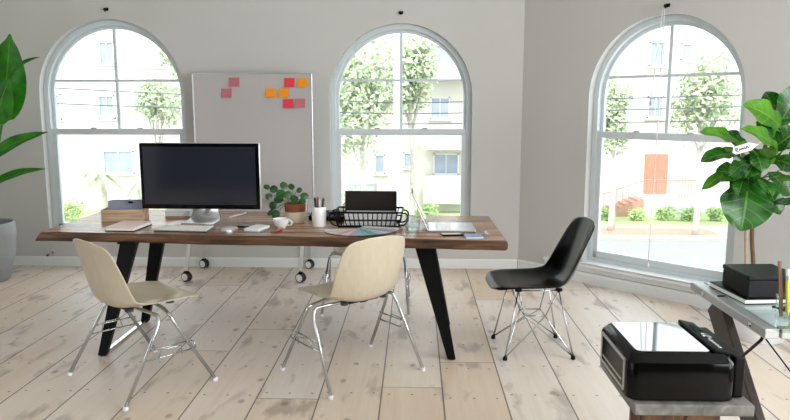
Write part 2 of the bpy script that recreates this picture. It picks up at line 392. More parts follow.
# baseboards
def base_strip(name, u0, u1, MM):
    mb = MB(); mb.prism([(0, 0), (-.016, 0), (-.016, .075), (-.010, .088), (0, .09)], u0, u1, MM @ Matrix(((0, 0, 1, 0), (1, 0, 0, 0), (0, 1, 0, 0), (0, 0, 0, 1))))
    tag(mb.build(name, M['trim']), kind='structure')
base_strip('baseboard_back', XL, CX - .01, MBACK); base_strip('baseboard_right', .01, 4.0, MRIGHT)
# windows
def ring(mb, c, hw, z0, zs, t, y0, y1, MM, n=28, bottom=True, tb=None):
    tb = tb or t
    out = arch_loop(c, hw, z0, zs, n=n); inn = arch_loop(c, hw - t, z0 + tb, zs, n=n); k = len(out)
    vs = [(u, y0, z) for u, z in out] + [(u, y0, z) for u, z in inn] + [(u, y1, z) for u, z in out] + [(u, y1, z) for u, z in inn]
    fs = []
    for i in range(k):
        j = (i + 1) % k
        fs += [(i, j, k + j, k + i), (2 * k + i, 3 * k + i, 3 * k + j, 2 * k + j), (k + i, k + j, 3 * k + j, 3 * k + i), (i, 2 * k + i, 2 * k + j, j)]
    mb.add(vs, fs, MM)
def make_window(idx, c, hw, zt, MM, Z0):
    w = struct_empty('window_%d' % idx); zs = zt - hw; fy = .075
    mb = MB(); ring(mb, c, hw, Z0, zs, .045, fy, fy + .10, MM); mb.build('window_frame', M['vinyl'], w, bevel=.004)
    i = hw - .045
    # upper arched sash with muntins (set further out)
    mb = MB(); ring(mb, c, i, ZM - .03, zs, .028, fy + .05, fy + .085, MM)
    mb.build('upper_sash', M['vinyl'], w, bevel=.003)
    mb = MB(); zm = ZM + .475
    mb.box((c, fy + .066, (ZM + zs + i) / 2), (.026, .03, zs + i - ZM - .01), MM); mb.box((c, fy + .066, zm), (2 * i - .02, .028, .022), MM)
    mb.build('muntin', M['vinyl'], w, bevel=.002)
    # lower sash
    b0 = Z0 + .045
    mb = MB()
    mb.box((c - i + .022, fy + .03, (b0 + ZM) / 2), (.044, .04, ZM - b0), MM); mb.box((c + i - .022, fy + .03, (b0 + ZM) / 2), (.044, .04, ZM - b0), MM)
    mb.box((c, fy + .03, b0 + .03), (2 * i, .04, .06), MM); mb.box((c, fy + .027, ZM + .005), (2 * i, .046, .05), MM)
    mb.build('lower_sash', M['vinyl'], w, bevel=.003)
    mb = MB(); mb.box((c, fy + .03, (b0 + ZM) / 2), (2 * i - .08, .006, ZM - b0 - .08), MM); mb.build('lower_pane', M['pane'], w)
    mb = MB(); mb.prism(arch_loop(c, i - .02, ZM, zs), 0, .006, MM @ Matrix.Translation((0, fy + .072, 0)) @ Matrix(((1, 0, 0, 0), (0, 0, 1, 0), (0, 1, 0, 0), (0, 0, 0, 1))))
    mb.build('upper_pane', M['pane'], w)
    mb = MB()
    for s in (-1, 1): mb.box((c + s * .22, fy + .0, ZM + .036), (.05, .022, .014), MM)
    mb.build('sash_lock', M['alu'], w, bevel=.003)
    # stool and apron
    mb = MB(); mb.box((c, .045 if idx == 3 else .055, Z0 + .006), (2 * hw - .004, .16 if idx == 3 else .10, .012), MM); mb.build('window_sill', M['trim'], w, bevel=.006)
    return w
for k, (c, hw, zt, mm, z0) in enumerate(WIN): make_window(k + 1, c, hw, zt, mm, z0)
# long window seat ledge along the angled wall under the window
mb = MB(); mb.box((1.95, -.012, .152), (3.3, .045, .03), MRIGHT); mb.box((1.95, -.004, .118), (3.3, .012, .04), MRIGHT)
tag(mb.build('trim_1', M['trim'], bevel=.008, seg=3), kind='structure')

# hooks above the windows and blind cords
def hook(p, MM, label):
    t = thing('ceiling_hook', label, 'hook', MM @ Vector((p[0], 0, p[1])), MM.to_euler().z, 'hooks above the windows')
    mb = MB(); mb.box((0, -.004, 0), (.04, .008, .026)); mb.build('mounting_plate', M['black_matte'], t, bevel=.003)
    mb = MB(); mb.tube(smoothpath([(0, -.006, .004), (0, -.03, .002), (0, -.042, -.008), (0, -.034, -.02), (0, -.024, -.018)]), .005, 8); mb.ball((0, -.04, -.006), .011, 8); mb.build('hook', M['black_matte'], t, smooth=True)
hook((-2.80, 2.375), MBACK, 'small black hook on the wall over the left arched window')
hook((-.135, 2.335), MBACK, 'small black hook on the wall over the middle arched window')
hook((1.315, 2.26), MRIGHT, 'small black hook on the angled wall over the right arched window')
for k, (du, z1, lab) in enumerate(((-.03, .27, 'long white blind cord hanging down to the sill of the right window'), (-.085, 1.55, 'short blind cord with tassel ending in the upper right window panes'))):
    a = MRIGHT @ Vector((1.315 + du * .25, -.03, 2.25)); b = MRIGHT @ Vector((1.315 + du, -.02, z1))
    t = thing('blind_cord', lab, 'cord', b)
    mb = MB(); mb.tube([a - b, (a - b) * .5 + Vector((.004, 0, 0)), (0, 0, 0)], .0035, 6); mb.build('cord', M['paper'], t, smooth=True)
    mb = MB(); mb.lathe([(.002, .0), (.008, -.012), (.009, -.03), (.004, -.036)], 10); mb.build('tassel', M['white_plastic'] if k == 0 else M['boxwood'], t, smooth=True)
t = thing('door_stop', 'small chrome spring door stop on the wall beside the grey planter', 'door stop', (-3.46, WY - .001, .12))
mb = MB(); mb.lathe([(.018, 0), (.018, .006), (.006, .012)], 14, M=Matrix.Rotation(R(90), 4, 'X')); mb.build('wall_flange', M['chrome'], t, smooth=True, angle=40)
mb = MB(); mb.tube([(.009 * math.cos(k * .7), -.012 - k * .0016, .009 * math.sin(k * .7)) for k in range(46)], .0022, 6); mb.build('spring', M['chrome'], t, smooth=True)
mb = MB(); mb.lathe([(.011, 0), (.011, .016), (.007, .02)], 14, M=Matrix.Translation((0, -.085, 0)) @ Matrix.Rotation(R(90), 4, 'X')); mb.build('rubber_tip', M['rubber'], t, smooth=True, angle=40)

# ------------------------------------------------------------------ dining-height work table
TZ = .75
tab = thing('work_table', 'long live-edge walnut work table on black splayed steel legs', 'table', (-.88, 4.45, 0))
def table_top():
    fl_, fr_, br_, bl_ = (-2.285, 4.075), (.530, 3.872), (.522, 4.785), (-2.29, 5.05)
    def edge(p, q, n, amp, ph):
        out = []
        for i in range(n):
            t = i / n; x = p[0] + (q[0] - p[0]) * t; y = p[1] + (q[1] - p[1]) * t
            w = amp * (math.sin(t * 9 + ph) + .6 * math.sin(t * 23 + ph * 2)) * min(1, 8 * t, 8 * (1 - t)); out.append((x, y + w))
        return out
    pf = edge(fl_, fr_, 40, .007, 1.) + edge(fr_, br_, 4, 0, 0) + edge(br_, bl_, 40, .010, 3.) + edge(bl_, fl_, 4, 0, 0)
    cx, cy = -.88, 4.45
    mb = MB(); n = len(pf); rings = []
    for z, ins, wv in ((TZ - .058, .016, .004), (TZ - .048, .004, .004), (TZ - .025, .0, .005), (TZ - .006, .004, .003), (TZ, .012, 0)):
        rg = []
        for i, (x, y) in enumerate(pf):
            dx, dy = x - cx, y - cy; front = 1 if abs(dy) > .3 else 0
            xx = x - (ins if dx > 0 else (z - TZ) * .75 + .0) * (1 if dx > 0 else -1) * (1 if abs(dx) > 1.3 else 0); yy = y - ins * (1 if dy > 0 else -1) * front + wv * math.sin(i * 1.7 + z * 90) * front
            rg.append((xx - cx, yy - cy, z))
        rings.append(rg)
    vs = sum(rings, []); fs = [tuple(range(n - 1, -1, -1)), tuple((len(rings) - 1) * n + k for k in range(n))]
    for r_ in range(len(rings) - 1):
        for k in range(n): fs.append((r_ * n + k, r_ * n + (k + 1) % n, (r_ + 1) * n + (k + 1) % n, (r_ + 1) * n + k))
    mb.add(vs, fs); o = mb.build('tabletop', M['edge_wood'], tab, smooth=True, angle=32)
    o.data.materials.append(M['top_wood'])
    for pg in o.data.polygons:
        if pg.normal.z > .9: pg.material_index = 1  # top faces take the walnut lightened for sheen
    return o
table_top()
def table_leg(side):
    # flat tapered steel blades, leaning outward, with a steel floor bar between front and rear foot
    xt, xb = (-1.745, -1.905) if side < 0 else (.055, .222)
    zt = TZ - .058
    for yt, yb in ((4.10, 3.99), (4.60, 4.655)):
        mb = MB(); p = Vector((xt + .88, yt - 4.45, zt)); q = Vector((xb + .88, yb - 4.45, .006))
        vs = []
        for c, w, t in ((p, .105 if side < 0 else .125, .045), (q, .05, .045)):
            for i, j in ((-1, -1), (1, -1), (1, 1), (-1, 1)): vs.append(c + Vector((i * w / 2, j * t / 2, 0)))
        mb.add(vs, [(3, 2, 1, 0), (4, 5, 6, 7), (0, 1, 5, 4), (1, 2, 6, 5), (2, 3, 7, 6), (3, 0, 4, 7)])
        l = mb.build('leg', M['black_steel'], tab, bevel=.003)
        mb = MB(); mb.lathe([(.02, 0), (.02, .006)], 16, (q.x, q.y, 0)); mb.build('leveling_foot', M['rubber'], l)
    mb = MB(); mb.box((xb + .88, 4.3225 - 4.45, .012), (.028, .62, .010)); mb.build('floor_bar', M['steel'], tab, bevel=.002)
    mb = MB(); mb.box((xt + .88, 4.35 - 4.45, zt - .004), (.11, .62, .008)); mb.build('mounting_plate', M['black_steel'], tab)
table_leg(-1); table_leg(1)

# ------------------------------------------------------------------ moulded shell chairs
PROF = [(.262, .444, .150, 0), (.250, .460, .190, .001), (.228, .470, .215, .004), (.180, .474, .228, .010), (.115, .471, .235, .018), (.05, .463, .238, .028), (-.03, .453, .238, .042), (-.09, .449, .234, .056),
        (-.138, .454, .229, .068), (-.172, .476, .225, .074), (-.194, .515, .224, .074), (-.208, .568, .224, .068), (-.220, .625, .222, .060), (-.231, .683, .217, .050), (-.242, .742, .207, .040), (-.251, .785, .190, .030), (-.257, .812, .165, .022), (-.260, .826, .130, .015)]
def shell_mb(nt_=14, rec=0., low=0.):
    P = smoothpath([(a - rec * max(0, (b - .455) / .37) * (a < 0), b - low * (1 - max(0, b - .45) / .376), 0) for a, b, c, d in PROF], 2); Q = smoothpath([(c, d, 0) for a, b, c, d in PROF], 2)
    mb = MB(); n = len(P); vs = []
    for i in range(n):
        tg = (P[min(i + 1, n - 1)] - P[max(i - 1, 0)]).normalized(); nr = Vector((tg.y, -tg.x, 0))
        if nr.x < 0 and nr.y < 0: nr = -nr
        if i < 8 and nr.y < 0: nr = -nr
        for j in range(nt_ + 1):
            t = j / nt_ * 2 - 1; a = abs(t) ** 2.6
            back = max(0, (i / (n - 1) - .88) / .12); lip = max(0, 1 - i / 5)
            pos = P[i] + nr * (Q[i].y * a) - tg * (.022 * back * t ** 4) + tg * (.02 * lip * t ** 4)
            # rolled rim
            e = max(0, abs(t) - .93) / .07
            vs.append(Vector((t * (Q[i].x + .004 * e), pos.x, pos.y)) - Vector((0, nr.x, nr.y)) * (.006 * e * e))
    fs = [(i * (nt_ + 1) + j, i * (nt_ + 1) + j + 1, (i + 1) * (nt_ + 1) + j + 1, (i + 1) * (nt_ + 1) + j) for i in range(n - 1) for j in range(nt_)]
    return mb.add(vs, fs)
def stacking_chair(label):
    t = thing('shell_chair', label, 'chair', (0, 0, 0), 0, 'parchment shell chairs on stacking bases')
    shell_mb().build('seat_shell', M['shell'], t, smooth=True, solid=.009, sub=1)
    r = .0095
    for s in (-1, 1):
        for k in (-1, 1):
            pts = [(s * .315, k * .245, .012), (s * .285, k * .045, .374), (s * .268, k * .026, .426), (s * .17, k * .045, .436), (s * .03, k * .055, .436)]
            mb = MB(); mb.tube(fillet(pts, .05), r, 10); l = mb.build('leg', M['chrome'], t, smooth=True)
            mb = MB(); mb.lathe([(.012, 0), (.014, .004), (.013, .016), (.010, .02)], 12, (s * .315, k * .245, 0)); mb.build('foot_glide', M['white_plastic'], l, smooth=True, angle=40)
        # ganging bracket: two wire rails and a small loop across the two legs of a side
        mb = MB()
        for z, in ((.262,), (.215,)):
            f = (.378 - z) / .366; x = s * (.285 + .030 * f); y = .045 + .20 * f
            mb.tube([(x, -y, z), (x + s * .004, 0, z), (x, y, z)], .0045, 6)
        f = (.378 - .235) / .366; x = s * (.285 + .030 * f + .010)
        mb.tube([(x, -.06, .215), (x + s * .01, -.05, .262), (x + s * .022, .05, .262), (x + s * .012, .06, .215)], .004, 6)
        mb.tube([(s * .293, .125, .262), (s * .315, .13, .255), (s * .315, .14, .225), (s * .297, .145, .215)], .004, 6)
        mb.build('ganging_bracket', M['chrome'], t, smooth=True)
    mb = MB()
    for y in (-.11, .11): mb.box((0, y * .9, .444), (.20, .03, .012))
    mb.box((0, 0, .440), (.05, .23, .012)); mb.build('seat_spider', M['black_matte'], t, bevel=.003)
    for s in (-1, 1):
        for y in (-.11, .11):
            mb = MB(); mb.lathe([(.022, 0), (.022, .014)], 14, (s * .13, y, .441)); mb.build('shock_mount', M['rubber'], t, smooth=True, angle=40)
    return t
c1 = stacking_chair('parchment shell chair at the left, back to the viewer, turned to face right')
c1.location = (-1.53, 3.648, 0); c1.rotation_euler = (0, 0, R(49 - 90)); c1.scale = (1.06, 1.06, 1)
dup(c1, 'parchment shell chair in the middle, angled left, in front of the wire basket', (-.357, 3.795, 0), R(130 - 90)).scale = (1, 1.04, 1)
dup(c1, 'parchment shell chair behind the table, mostly hidden by the tabletop', (-.36, 5.06, 0), R(180)).scale = (1.0, 1, .975)
# black chair on a wire base
bk = thing('wire_base_chair', 'black moulded shell chair on a chrome wire base beside the right window', 'chair', (.735, 4.19, 0), R(90 + 4)); bk.scale = (1.03, 1.07, 1.0)
shell_mb(rec=.055, low=.03).build('seat_shell', M['black_shell'], bk, smooth=True, solid=.009, sub=1)
mb = MB(); W_ = .0042
TOP = {(s, k): (s * .13, k * .115, .411) for s in (-1, 1) for k in (-1, 1)}
FT = {(s, k): (s * .19, k * .193, .016) for s in (-1, 1) for k in (-1, 1)}
RG = {(s, k): (s * .07, k * .06, .235) for s in (-1, 1) for k in (-1, 1)}
def lerp(a, b, t): return tuple(x + (y - x) * t for x, y in zip(a, b))
for s in (-1, 1):
    for k in (-1, 1):
        f = FT[s, k]
        for dx in (-.006, .006): mb.tube([(f[0] + dx, f[1], f[2]), TOP[s, k]], W_, 6)
        mb.tube([f, RG[-s, k], TOP[-s, k]], W_, 6); mb.tube([f, RG[s, -k], TOP[s, -k]], W_, 6)
rg = [RG[-1, -1], RG[1, -1], RG[1, 1], RG[-1, 1]]
mb.tube(rg, W_, 6, closed=True)
mb.tube([TOP[-1, -1], TOP[1, -1]], W_, 6); mb.tube([TOP[-1, 1], TOP[1, 1]], W_, 6); mb.tube([TOP[-1, -1], TOP[-1, 1]], W_, 6); mb.tube([TOP[1, -1], TOP[1, 1]], W_, 6)
mb.build('wire_base', M['chrome'], bk, smooth=True)
for s in (-1, 1):
    for k in (-1, 1):
        mb = MB(); mb.lathe([(.011, 0), (.014, .004), (.012, .018), (.007, .026)], 12, (FT[s, k][0], FT[s, k][1], 0)); mb.build('foot_glide', M['black_matte'], bk, smooth=True, angle=40)
        mb = MB(); mb.lathe([(.02, 0), (.02, .014)], 14, (TOP[s, k][0], TOP[s, k][1], .409)); mb.build('shock_mount', M['black_matte'], bk, smooth=True, angle=40)

# ------------------------------------------------------------------ mobile whiteboard
wbx0, wbx1, wby = -1.985, -.915, 6.17
wb = thing('mobile_whiteboard', 'grey mobile whiteboard on casters standing between the left and middle windows', 'whiteboard', ((wbx0 + wbx1) / 2, wby, 0))
hw_ = (wbx1 - wbx0) / 2; zb, zt_ = .68, 1.80
mb = MB(); mb.box((0, 0, (zb + zt_) / 2), (2 * hw_ - .02, .018, zt_ - zb - .02)); mb.build('writing_panel', M['board'], wb)
mb = MB()
for s in (-1, 1): mb.box((s * (hw_ - .006), 0, (zb + zt_) / 2), (.012, .026, zt_ - zb))
mb.box((0, 0, zt_ - .006), (2 * hw_, .026, .012)); mb.box((0, 0, zb + .006), (2 * hw_, .026, .012)); mb.build('panel_frame', M['alu'], wb, bevel=.003)
mb = MB(); mb.box((0, -.04, zb + .008), (.9, .07, .01)); mb.box((0, -.073, zb + .018), (.9, .006, .022)); mb.build('marker_tray', M['alu'], wb, bevel=.002)
for s in (-1, 1):
    for yf in (5.78, 6.285):
        mb = MB(); x = -.535 if s < 0 else .462; mb.beam((x, (yf - wby) * .12, zb + .02), (x, yf - wby, .095), .03, .03, (1, 0, 0)); l = mb.build('leg', M['alu'], wb, bevel=.004)
        mb = MB(); y = yf - wby
        mb.box((x, y, .088), (.03, .045, .012)); mb.box((x - .016, y + .01, .06), (.004, .04, .06)); mb.box((x + .016, y + .01, .06), (.004, .04, .06)); mb.build('caster_fork', M['black_matte'], wb, bevel=.002)
        mb = MB(); MW = Matrix.Translation((x, y + .015, .042)) @ Matrix.Rotation(R(66), 4, 'Z') @ Matrix.Rotation(R(90), 4, 'Y')
        for dz in (-.017, .017):
            mb.lathe([(.030, dz - .010), (.040, dz - .008), (.042, dz), (.040, dz + .008), (.030, dz + .010)], 24, M=MW)
        wl = mb.build('caster_wheel', M['rubber'], wb, smooth=True, angle=40)
        mb = MB()
        for dz in (-.028, .0275): mb.lathe([(.032, dz), (.029, dz + (.003 if dz > 0 else -.003)), (.006, dz + (.004 if dz > 0 else -.004))], 24, M=MW)
        mb.build('wheel_hub', M['white_plastic'], wl, smooth=True, angle=40)
NOTES = [(234.3, 82.1, 'note_pink', 'upper dusty pink sticky note on the left half of the whiteboard'), (226.7, 93.3, 'note_pink', 'lower dusty pink sticky note on the left half of the whiteboard'),
         (289.5, 82.6, 'note_red', 'red sticky note in the top row of the whiteboard cluster'), (302.6, 82.9, 'note_orange', 'orange sticky note at the top right corner of the whiteboard cluster'),
         (270.7, 92.9, 'note_orange', 'orange sticky note at the far left of the whiteboard cluster'), (283.8, 92.9, 'note_orange', 'orange sticky note in the middle row under the upper red note'),
         (288.3, 103.6, 'note_red', 'red sticky note in the bottom row of the whiteboard cluster'), (300, 103.1, 'note_pink', 'dusty pink sticky note in the bottom row of the right cluster')]
for px, py, mm, lab in NOTES:
    p = at(px, py, wby - .0125); w, h = .091, .080
    mb = MB(); n = 6; vs = []
    for i in range(n + 1):
        v = i / n
        for x in (-w / 2, w / 2): vs.append((x, -.014 * (1 - v) ** 2.2, (v - .5) * h))
    mb.add(vs, [(2 * i, 2 * i + 1, 2 * i + 3, 2 * i + 2) for i in range(n)])
    o = mb.build('sticky_note', M[mm], solid=.0008, loc=p); o.rotation_euler = (0, R(random.uniform(-2, 2)), 0)
    tag(o, lab, 'sticky note', 'sticky notes on the whiteboard')

# ------------------------------------------------------------------ things on the work table
Z = TZ
# monitor
mo = thing('computer_monitor', 'large black-screened computer monitor on a silver stand on the table', 'monitor', (-1.412, 4.47, Z), R(-1))
sw, z0_, z1_ = .395, .088, .520
mb = MB(); mb.prism([(-sw, z0_), (sw, z0_), (sw, z1_), (-sw, z1_)], 0, .012, Matrix.Rotation(R(90), 4, 'X')); mb.build('bezel', M['black_plastic'], mo, bevel=.008, seg=3)
mb = MB(); mb.prism([(-sw - .003, z0_ - .003), (sw + .003, z0_ - .003), (sw + .003, z1_ + .003), (-sw - .003, z1_ + .003)], -.028, -.0, Matrix.Rotation(R(90), 4, 'X')); mb.build('back_case', M['alu'], mo, bevel=.010, seg=3)
mb = MB(); mb.box((0, -.0125, (z0_ + .03 + z1_ - .022) / 2), (2 * sw - .045, .002, z1_ - z0_ - .052)); mb.build('screen', M['screen'], mo)
mb = MB()
prof = smoothpath([(.08, .20, 0), (.085, .10, 0), (.075, .03, 0), (.05, .008, 0), (0, .004, 0), (-.10, .004, 0)], 5)
vs = []
for i, p in enumerate(prof):
    w = .085 if p.y > .06 else .085 + .02 * (1 - p.y / .06)
    vs += [(-w, p.x, p.y), (w, p.x, p.y)]
mb.add(vs, [(2 * i, 2 * i + 1, 2 * i + 3, 2 * i + 2) for i in range(len(prof) - 1)]); mb.build('stand', M['alu'], mo, smooth=True, solid=.008)
# desk file box with folder
fb = thing('desk_file_box', 'small light-wood file box holding blue-grey cards at the left table end', 'file box', (-1.958, 4.55, Z), R(5))
a, b, h1, h2 = .135, .07, .078, .062
mb = MB(); mb.box((0, -b, h1 / 2), (2 * a, .008, h1)); mb.build('front_panel', M['boxwood'], fb, bevel=.001)
mb = MB(); mb.box((0, b, .039), (2 * a, .008, .078)); mb.build('back_panel', M['boxwood'], fb, bevel=.001)
for s in (-1, 1):
    mb = MB(); mb.box((s * (a - .004), 0, .039), (.008, 2 * b - .01, .078)); mb.build('side_panel', M['boxwood'], fb, bevel=.001)
mb = MB(); mb.box((0, 0, .004), (2 * a - .016, 2 * b - .008, .008)); mb.build('bottom_panel', M['boxwood'], fb)
for k in range(4):
    mb = MB(); mb.box((.008 + .003 * k, 0, .062), (.225, .0022, .115)); o = mb.build('index_card', M['bluegrey'] if k < 3 else M['navy'], None)
    o.location = (-1.958, 4.525 + .016 * k, Z + .013); o.rotation_euler = (R(-9), 0, R(5))
    tag(o, ['blue-grey card at the front of the wooden file box', 'blue-grey card second from the front of the wooden file box', 'blue-grey card third from the front of the wooden file box', 'dark navy card at the back of the wooden file box'][k], 'card', 'cards in the file box')
cl = thing('binder_clip', 'small black binder clip gripping the cards in the wooden file box', 'clip', (-1.898, 4.508, Z + .118), R(5))
mb = MB(); mb.prism([(-.008, 0), (.008, 0), (.002, .014), (-.002, .014)], -.014, .014, Matrix.Rotation(R(90), 4, 'Y') @ Matrix.Rotation(R(90), 4, 'Z')); mb.build('clip_body', M['black_matte'], cl)
mb = MB(); mb.tube([(-.01, -.004, .012), (-.007, -.008, .03), (.007, -.008, .03), (.01, -.004, .012)], .0015, 6); mb.build('wire_handle', M['chrome'], cl)
# pink notebook
nb = thing('notebook', 'pale pink notebook lying at the left end of the table', 'notebook', (-1.80, 4.225, Z), R(-4))
mb = MB(); mb.box((0, 0, .003), (.185, .25, .006)); mb.build('back_cover', M['black_matte'], nb, bevel=.001)
mb = MB(); mb.box((.002, 0, .014), (.176, .242, .016)); mb.build('page_block', M['paper'], nb)
mb = MB(); mb.box((0, 0, .0245), (.185, .25, .005)); mb.build('front_cover', M['pinkcover'], nb, bevel=.0015)
# keyboard
kb = thing('keyboard', 'slim white keyboard lying in front of the monitor', 'keyboard', (-1.425, 4.165, Z), R(-6))
mb = MB(); mb.prism([(-.07, .003), (.07, .003), (.07, .018), (-.07, .008)], -.17, .17, Matrix(((0, 0, 1, 0), (1, 0, 0, 0), (0, 1, 0, 0), (0, 0, 0, 1)))); mb.build('keyboard_case', mat('grey_keyboard_case', '7d8286', .4, .5), kb, bevel=.002)
mb = MB(); mb.box((0, -.066, .002), (.338, .008, .004)); mb.box((0, .06, .006), (.30, .012, .012)); mb.build('base_feet', M['black_matte'], kb)
for r_ in range(6):
    y = -.056 + r_ * .0222; z = .008 + (y + .07) / .14 * .010 + .002
    xs = [-.155 + i * .0238 for i in range(14)]
    for i, x in enumerate(xs):
        if r_ == 0 and 4 <= i <= 8:
            if i != 6: continue
            mb = MB(); mb.box((x, y, z), (.115, .018, .004))
        else:
            mb = MB(); mb.box((x, y, z), (.019, .018 if r_ < 5 else .011, .004))
        mb.build('key', M['key'], kb, bevel=.001, seg=1)
# mouse
ms = thing('computer_mouse', 'pale grey computer mouse on the table right of the white keyboard', 'mouse', (-1.15, 4.165, Z), R(-50))
def dome(mb, a, b, h, c=(0, 0, 0), n=10, m=24, p=2.4):
    vs = [];
    for i in range(n):
        f = i / n
        for k in range(m):
            t = 2 * math.pi * k / m; ct, st = math.cos(t), math.sin(t); rr = (abs(ct) ** p + abs(st) ** p) ** (-1 / p)
            s = math.sqrt(max(0, 1 - f ** 2)) ** .8; vs.append((c[0] + a * rr * ct * s, c[1] + b * rr * st * s, c[2] + h * f))
    vs.append((c[0], c[1], c[2] + h)); fs = [tuple(range(m - 1, -1, -1))]
    for i in range(n - 1):
        for k in range(m): fs.append((i * m + k, i * m + (k + 1) % m, (i + 1) * m + (k + 1) % m, (i + 1) * m + k))
    for k in range(m): fs.append(((n - 1) * m + k, (n - 1) * m + (k + 1) % m, n * m))
    mb.add(vs, fs)
mb = MB(); mb.prism([(.034 * math.cos(k * math.pi / 12), .055 * math.sin(k * math.pi / 12)) for k in range(24)], 0, .006); mb.build('mouse_base', M['alu'], ms)
mb = MB(); dome(mb, .036, .058, .02, (0, 0, .006)); mb.build('mouse_shell', mat('mid_grey_mouse', 'a6abb0', .3, var=.02), ms, smooth=True, angle=60)
# phone + white note block
ph = thing('smartphone', 'dark smartphone lying behind the white notepad on the table', 'phone', (-1.045, 4.285, Z), R(-20))
mb = MB(); mb.box((0, 0, .005), (.15, .075, .01)); mb.build('phone_body', M['black_plastic'], ph, bevel=.004, seg=3); mb = MB(); mb.box((0, 0, .0103), (.135, .066, .0008)); mb.build('screen', M['bluegrey'], ph)
npd = thing('notepad', 'small white notepad on the table left of the coffee cup', 'notepad', (-.975, 4.165, Z), R(-15))
mb = MB(); mb.box((0, 0, .004), (.095, .15, .008)); mb.build('page_block', M['bluegrey'], npd); mb = MB(); mb.box((0, 0, .016), (.097, .152, .016)); mb.build('cover', M['paper'], npd, bevel=.002)
# cup
cp = thing('coffee_cup', 'white ceramic cup beside the small potted plant', 'cup', (-.84, 4.25, Z), R(-20))
mb = MB(); mb.lathe([(.022, .0), (.026, .002), (.027, .006), (.042, .025), (.051, .048), (.054, .062), (.051, .062), (.048, .05), (.038, .026), (.02, .012), (.0001, .011)], 32); mb.build('bowl', M['ceramic'], cp, smooth=True, angle=50)
mb = MB(); mb.tube(smoothpath([(.048, 0, .05), (.066, 0, .052), (.076, 0, .04), (.066, 0, .025), (.042, 0, .022)]), .005, 8); mb.build('handle', M['ceramic'], cp, smooth=True)
# marker
mk = thing('lipstick_marker', 'short rose-copper marker lying in front of the coffee cup', 'marker', (-.833, 4.12, Z), R(80))
mb = MB(); MX = Matrix.Translation((-.06, 0, .010)) @ Matrix.Rotation(R(90), 4, 'Y'); mb.lathe([(.0085, 0), (.0095, .004), (.0095, .07)], 14, M=MX); mb.build('barrel', M['copper'], mk, smooth=True, angle=40)
mb = MB(); mb.lathe([(.010, .07), (.010, .115), (.007, .12)], 14, M=MX); mb.build('cap', M['red'], mk, smooth=True, angle=40)
# small potted plant
pp = thing('potted_plant', 'small round-leaved plant in a cream and terracotta pot on the table', 'plant', (-.79, 4.475, Z))
mb = MB(); mb.lathe([(.055, 0), (.06, .004), (.067, .05), (.070, .075), (.066, .075), (.062, .06), (.0001, .055)], 36); mb.build('cream_pot', M['cream_pot'], pp, smooth=True, angle=45)
mb = MB(); mb.lathe([(.060, .06), (.067, .076), (.072, .128), (.068, .130), (.064, .118), (.0001, .116)], 36); mb.build('terracotta_liner', M['terracotta'], pp, smooth=True, angle=45)
mb = MB(); mb.lathe([(.064, .112), (.05, .122), (.03, .127), (.0001, .128)], 24); mb.build('soil', M['soil'], pp, smooth=True)
rnd = random.Random(5)
def round_leaf(u): return max(.05, math.sqrt(max(0, 1 - (2 * u - 1) ** 2)))
PIL = [(268, 187), (270, 196), (275, 189), (282, 193), (285, 186), (292, 187), (299, 190), (302, 201), (297, 212), (274, 205), (289, 194), (280, 199), (304, 196), (277, 214), (294, 198), (272, 212)]
for (px, py) in PIL:
    Yd = 4.49 + rnd.uniform(-.12, .1); tp = at(px, py, Yd) - Vector((-.79, 4.49, Z))
    mb = MB(); st = Vector((rnd.uniform(-.03, .03), rnd.uniform(-.03, .03), .115))
    mid = (st + tp) * .5 + Vector((0, 0, .03)); mb.tube(smoothpath([st, mid, tp], 5), .0028, 6); s_ = mb.build('stem', M['stem'], pp, smooth=True)
    nrm = Vector((rnd.uniform(-.5, .5), -1., rnd.uniform(.1, .9))).normalized(); ax = Vector((tp.x - st.x, 0, rnd.uniform(-.05, .03))); ax = (ax - nrm * ax.dot(nrm)).normalized(); r_ = rnd.uniform(.022, .033)
    mb = MB(); mb.leaf(tp - ax * r_ * .8, tp + ax * r_ * 1.2, nrm, r_ * .85, round_leaf, .06, -.12); mb.build('leaf', M['pilea'], s_, smooth=True)
# pencil cup with pens
pc = thing('pencil_cup', 'white cylindrical pencil cup on the table', 'pencil cup', (-.615, 4.345, Z))
mb = MB(); mb.lathe([(.044, 0), (.046, .003), (.047, .122), (.0455, .125), (.043, .122), (.042, .01), (.0001, .009)], 36); mb.build('cup_body', M['ceramic'], pc, smooth=True, angle=45)
PENS = [(-.022, -.012, -.06, .02, .16, 'black_ink', .006, 'thick black pen leaning left in the white pencil cup'), (-.006, .01, -.02, .0, .17, 'red', .005, 'red pen standing in the white pencil cup'), (.0, -.012, .03, 0, .155, 'silver_grey', .005, 'silver pen standing in the white pencil cup'),
        (.016, .0, .12, .02, .165, 'black_ink', .005, 'black pen leaning right in the white pencil cup'), (.012, .016, .16, .05, .16, 'ruler', .0045, 'brown pencil leaning right in the white pencil cup'), (-.02, .012, -.1, .06, .165, 'black_ink', .0075, 'black brush pen at the back left of the pencil cup')]
for dx, dy, tx, ty, L_, mm, r_, lab in PENS:
    t = thing('pen', lab, 'pen', (-.615 + dx * .5, 4.345 + dy * .5, Z + .0125)); t.rotation_euler = (-ty, tx, 0)
    mb = MB(); mb.lathe([(r_ * .4, 0), (r_, .015), (r_, L_ * .66)], 10); mb.build('barrel', M[mm], t, smooth=True, angle=40)
    mb = MB(); mb.lathe([(r_ * 1.15, L_ * .66), (r_ * 1.15, L_), (r_ * .6, L_ + .004)], 10); mb.build('cap', M[mm], t, smooth=True, angle=40)
